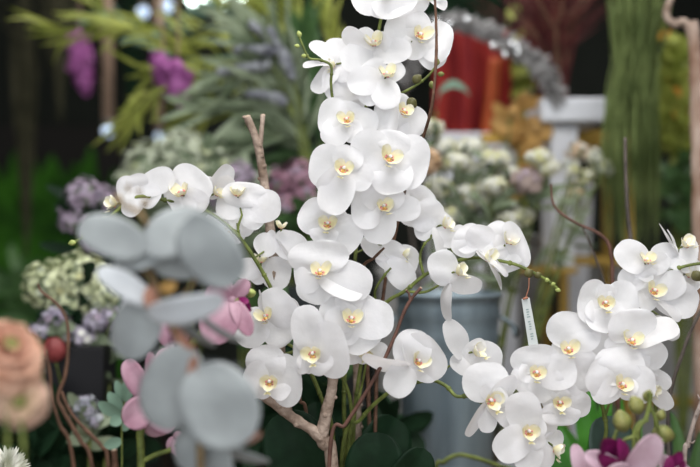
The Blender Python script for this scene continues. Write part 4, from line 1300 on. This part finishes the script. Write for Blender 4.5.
# ---------------------------------------------------------------- upper left: arching leafy branches
VX, VY = P(322, 0, 2.29).x, 2.29
def leafy(label, runs, Y, m, L, W, per, name='leafy_branch', drop=.25, sides=1, group='leafy branches over the left background', spread=.5, start=.45):
    floor_root = Y > 3
    r0 = Vector((P(runs[0][0][0], 0, Y).x, Y, 0)) if floor_root else Vector((VX, VY, TZ + .45))
    root = thing(name, r0, label, 'foliage', group)
    s = MB(); b = MB()
    for run in runs:
        pts = spline([r0] + [P(p[0], p[1], Y) for p in run]); n = len(pts)
        s.tube(pts, [lerp(.004, .0012, i / n) for i in range(n)], 6)
        for i in range(max(14, int(n * start)), n):
            f = (pts[min(i + 1, n - 1)] - pts[i - 1]).normalized()
            for _ in range(per):
                d = (f * 1.0 + Vector((random.uniform(-spread, spread), random.uniform(-spread, spread), random.uniform(-spread, spread) - drop * .4))).normalized()
                l = L * random.uniform(.6, 1.15)
                b.leaf(pts[i], pts[i] + d * l, W * random.uniform(.7, 1.2), random.uniform(-.9, .9), random.uniform(-.1, .15), .2, 0, 6, 2, (.6, .8))
    s.build('stem', M['stem'], root)
    b.build('foliage', M[m], root)
    return root


leafy('topmost yellow green willow branches, sweeping left across the hanging lamps',
      [[(322, 300), (300, 130, 2.6), (270, 60), (220, 34), (160, 30), (100, 28), (48, 26)], [(322, 300), (296, 110), (262, 70), (214, 62), (170, 48), (120, 20), (90, 4)], [(322, 300), (300, 120), (260, 40), (220, -5), (180, -30)]],
      2.6, 'olive', .15, .012, 1, drop=.3, spread=.75)
leafy('yellow green willow branches drooping beside the right wisteria bunch',
      [[(312, 300), (285, 140), (250, 90), (214, 78), (180, 78), (150, 92), (136, 112)], [(312, 300), (285, 130), (245, 110), (214, 108), (190, 120)], [(312, 300), (280, 120), (240, 62), (190, 60), (150, 72)]],
      2.55, 'olive', .14, .012, 1, drop=.5, spread=.75)
leafy('yellow green feathery branches just left of the tall orchid spray',
      [[(340, 300), (330, 140), (318, 60), (300, 20), (284, -12)], [(340, 300), (325, 120), (300, 66), (280, 30), (258, 4)], [(340, 300), (335, 100), (330, 40), (318, -10)]],
      2.45, 'olive', .10, .011, 3, start=.66)
leafy('sage green long leaved branches fanning out above the forked bare branch',
      [[(318, 300), (310, 170), (296, 120), (270, 108), (236, 112), (200, 106)], [(318, 300), (305, 150), (285, 96), (258, 80), (222, 76)], [(318, 300), (306, 150), (285, 80), (262, 50), (240, 22)], [(318, 300), (310, 160), (300, 100), (292, 60), (276, 34)], [(318, 300), (310, 170), (300, 140), (280, 136), (258, 142)]],
      2.35, 'sage', .15, .018, 1, spread=.6)
leafy('dark green long leaved branches behind the left side of the tall orchid spray',
      [[(330, 300), (325, 200), (310, 150), (290, 130), (264, 132)], [(330, 300), (325, 180), (312, 120), (292, 92), (272, 70)], [(330, 300), (328, 180), (322, 110), (312, 70), (305, 40)], [(332, 300), (330, 200), (318, 160), (296, 150), (276, 160)]],
      2.42, 'midgreen', .14, .022, 2, start=.5)
leafy('leaf branches at the top, coloured palest mint green for the light of the hanging lamp',
      [[(330, 300), (300, 120, 2.9), (262, 40), (240, 10), (200, 6)], [(330, 300), (290, 110), (230, 50), (180, 32), (140, 30), (104, 16)], [(330, 300), (290, 120), (230, 70), (170, 58), (148, 44)]],
      2.9, 'mint', .09, .022, 1, drop=.2, spread=.9, start=.62)  # pale mint colour stands in for lamp light falling on these leaves
# grey lavender spikes
def spike(label, run, Y, m, r, L=.5):
    pts = spline([Vector((VX, VY, TZ + .45))] + [P(p[0], p[1], Y) for p in run]); n = len(pts)
    root = thing('flower_spike', pts[0], label, 'flower', 'grey lavender flower spikes')
    s = MB(); s.tube(pts, .002, 6); s.build('stem', M['stem'], root)
    b = MB()
    k0 = int(n * (1 - L))
    for i in range(k0, n):
        u = (i - k0) / (n - k0)
        for _ in range(14):
            d = Vector((random.gauss(0, 1), random.gauss(0, 1), random.gauss(0, 1))).normalized()
            rr_ = r * (1 - .6 * u)
            floret(b, pts[i] + d * rr_ * random.uniform(.5, 1), d, r * .5, 0, 3)
    b.build('flower_head', M[m], root)


for i, (run, lab) in enumerate((
        ([(312, 300), (300, 150), (280, 60), (262, 50), (236, 50)], 'topmost grey lavender flower spike, above the branch fork'),
        ([(314, 300), (304, 160), (276, 72), (250, 68), (220, 72)], 'grey lavender flower spike pointing left just under the topmost spike'),
        ([(316, 300), (306, 170), (290, 110), (270, 96), (250, 94)], 'grey lavender flower spike right beside the sawn branch fork'),
        ([(318, 300), (308, 170), (292, 76), (276, 46), (252, 24)], 'steepest grey lavender flower spike, leaning up towards the lamp'),
        ([(316, 300), (306, 160), (296, 90), (284, 60), (270, 30)], 'grey lavender flower spike standing upright nearest the tall orchid spray'))):
    spike(lab, run, 2.3, 'greyviolet', .016, .32)
c = Vector((VX, VY, 0))
b = MB(); b.lathe(Vector((c.x, c.y, TZ)), [(0, 0), (.08, 0), (.1, .2), (.085, .4), (.095, .52), (.085, .52), (.07, .4), (0, .38)], 28)
tag(b.build('vase', M['glassgrey']), 'tall dark vase behind the tall orchid spray holding leafy branches', 'vase')

# ---------------------------------------------------------------- hanging things at the far left
def wisteria(label, x, y0, y1, Y, r):
    top = P(x, y0, Y)
    root = thing('wisteria', top, label, 'flower', 'purple wisteria bunches')
    b = MB(); b.tube([Vector((top.x, Y, RZ)), top, P(x + 2, y1 - 4, Y)], .002, 6); b.build('vine', M['rope'], root)
    b = MB()
    for i in range(26):
        u = i / 25
        c = P(x + 10 * (u - .4), lerp(y0, y1, u), Y)
        rad = r * math.sin(PI * min(1, .25 + .72 * u)) ** .8
        for _ in range(10):
            d = Vector((random.gauss(0, 1), random.gauss(0, 1), random.gauss(0, .5))).normalized()
            floret(b, c + d * rad * random.uniform(.4, 1.35), d, .015, 0, 4)
    b.build('flower_head', M['violet'], root)


wisteria('purple wisteria bunch hanging left of the pale rope lamp', 80, 36, 92, 3.2, .040)
wisteria('purple wisteria bunch nearest the olive branches', 178, 66, 106, 2.5, .030)
wisteria('purple wisteria bunch close beside the second rope lamp', 163, 58, 92, 2.52, .022)


def pendant(label, x, yb, Y, rb, ropew, name='pendant_lamp'):
    c = P(x, yb, Y)
    root = thing(name, c, label, 'lamp', 'rope pendant lamps')
    b = MB(); b.tube([Vector((c.x - .01, Y, RZ)), Vector((c.x - .004, Y, (RZ + c.z) / 2)), c + Vector((0, 0, rb * 1.6))], ropew, 10, 0, True, .15); b.build('rope', M['rope'], root)
    b = MB(); b.lathe(c + Vector((0, 0, rb * .75)), [(0, rb), (ropew * 1.2, rb), (rb * .7, rb * .5), (rb * .75, 0), (0, 0)], 16); b.build('socket', M['lampmetal'], root)
    b = MB(); b.ball(c, rb, 0, 16, 12); b.build('bulb', M['bulb'], root)


pendant('rope lamp with a glowing bulb beside the left wisteria bunch', 108, 131, 3.3, .020, .021)
pendant('rope lamp with a glowing bulb above the sage green clump', 159, 137, 3.4, .015, .016)
pendant('small glowing bulb at the top edge left of the long lamp', 143, 12, 3.6, .022, .006)
pendant('small glowing bulb at the top edge nearest the long lamp', 166, 6, 3.6, .026, .006)

YL = 3.5
lx0, lx1 = P(188, 0, YL).x, P(252, 0, YL).x
lz = P(0, -1, YL).z
root = thing('hanging_lamp', Vector(((lx0 + lx1) / 2, YL, lz)), 'long bright hanging lamp at the top edge above the branches', 'lamp')
b = MB(); b.box((lx0, YL - .07, lz - .012), (lx1, YL + .07, lz), bev=.004); b.build('diffuser', M['tube'], root)
b = MB(); b.box((lx0 - .01, YL - .08, lz + .0005), (lx1 + .01, YL + .08, lz + .03), bev=.004); b.build('housing', M['lampmetal'], root)
for x in (lx0 + .05, lx1 - .05):
    b = MB(); b.tube([Vector((x, YL, lz + .03)), Vector((x, YL, RZ))], .003, 6); b.build('hanging_wire', M['lampmetal'], root)


def strands(label, x, y0, y1, Y, wpx, m, n, name='hanging_moss'):
    top = P(x, y0, Y)
    root = thing(name, top, label, 'foliage', 'hanging moss strands')
    b = MB(); b.tube([Vector((top.x, Y, RZ)), top + Vector((0, 0, -.05))], .004, 6); b.build('cord', M['rope'], root)
    b = MB()
    for i in range(n):
        a = random.gauss(0, .5)
        Yq = Y + random.uniform(-.05, .05)
        ye = y1 - abs(a) * (y1 - y0) * .5 - random.uniform(0, 30)
        pts = spline([top, P(x + a * wpx * .8, lerp(y0, ye, .3), Yq), P(x + a * wpx, lerp(y0, ye, .7), Yq), P(x + a * wpx * .5 + random.uniform(-3, 3), ye, Yq)], 4)
        b.tube(pts, .0026, 4, 0, False)
    o = b.build('strands', M[m], root); o['kind'] = 'stuff'


strands('dry tangle of hanging moss nearest the left edge, reaching down to the moss wall', 26, -20, 275, 3.6, 16, 'tangled', 60)
strands('grey green hanging moss between the left wisteria and the moss wall', 60, -20, 130, 3.5, 16, 'tangled', 70)
strands('dark hanging moss just right of the pale rope lamp', 132, -20, 150, 3.8, 14, 'deepgreen', 80)

# moss panel on the back wall
root = thing('moss_panel', Vector((P(60, 330, RY1).x, RY1 - .03, 0)), 'patchy green moss panel on the back wall at the left', 'panel')
b = MB()
def fn(u, v):
    x = lerp(-120, 128, (v + 1) / 2); y = lerp(128, 511, u)
    p = P(x, y, RY1 - .05)
    p.z -= (1 - u) ** 3 * .35 * (.5 + .5 * noise.noise(Vector((p.x * 5, 0, 3))) + .4 * noise.noise(Vector((p.x * 17, 0, 8))))
    return p + Vector((0, -.06 * abs(noise.noise(p * 7)) - .03 * noise.noise(p * 22) - .02, 0))
b.grid(fn, 60, 60); b.build('moss', M['moss'], root)
b = MB(); b.box((P(-122, 0, RY1 - .05).x, RY1 - .05, 0), (P(130, 0, RY1 - .05).x, RY1 - .001, P(0, 126, RY1 - .05).z)); b.build('backing', M['darkgap'], root)
shrub('foliage_plant', 'dark brown green bush in the back left corner under the moss panel', 'plant', (30, 520), 3.2,
      [(10, 330, 0), (40, 300, 0), (20, 280, .1), (60, 320, 0), (0, 360, 0), (45, 345, -.1)], 120, .14, .05, 'midgreen', z0=0)

# dark greenery at the back, top right
leafy('dark leafy branches at the top, behind the topmost orchids',
      [[(480, 330), (470, 120), (462, 30), (450, -20)], [(480, 330), (476, 120), (482, 20), (490, -20)], [(480, 330), (460, 120), (440, 40), (420, 0)]], 3.8, 'deepgreen', .16, .05, 4)

# ---------------------------------------------------------------- light, sky and camera
def area(name, loc, size, power, col, rot=(0, 0, 0), sy=None):
    l = bpy.data.lights.new(name, 'AREA')
    l.shape = 'RECTANGLE' if sy else 'SQUARE'
    l.size = size
    if sy:
        l.size_y = sy
    l.energy = power
    l.color = col
    o = bpy.data.objects.new(name, l)
    o.location = loc
    o.rotation_euler = rot
    COL.objects.link(o)
    return o


area('ceiling_light', (.2, .55, 2.85), 1.6, 48, (1, .98, .96))
area('ceiling_light', (-.5, 2.6, 2.85), 1.0, 13, (1, .98, .96))
area('ceiling_light', (.9, 2.6, 2.85), 1.0, 13, (1, .98, .96))

d = Vector((.05, 1.45, 1.15)) - Vector((-.3, -1.1, 1.9))
area('front_fill', (-.3, -1.1, 1.9), 1.8, 15, (.96, .98, 1), d.to_track_quat('-Z', 'Y').to_euler(), 1.2)  # added fill lamp behind the camera, brightens the lower blooms from the front

w = bpy.data.worlds.new('World')
scn.world = w
w.use_nodes = True
bg = w.node_tree.nodes['Background']
bg.inputs['Color'].default_value = (.93, .965, 1, 1)
bg.inputs['Strength'].default_value = .82

cam = bpy.data.cameras.new('Camera')
co = bpy.data.objects.new('Camera', cam)
COL.objects.link(co)
co.location = (0, 0, CZ)
co.rotation_euler = (R(90), 0, 0)
cam.lens = 50
cam.sensor_width = 36
cam.clip_start = .02
cam.dof.use_dof = True
cam.dof.focus_distance = 1.40
cam.dof.aperture_fstop = 1.65
scn.camera = co
scn.view_settings.view_transform = 'Standard'
scn.view_settings.look = 'None'
scn.view_settings.gamma = 1
scn.view_settings.use_curve_mapping = False
scn.view_settings.exposure = 0.33
for o in bpy.data.objects:
    if 'w' in o:
        del o['w']
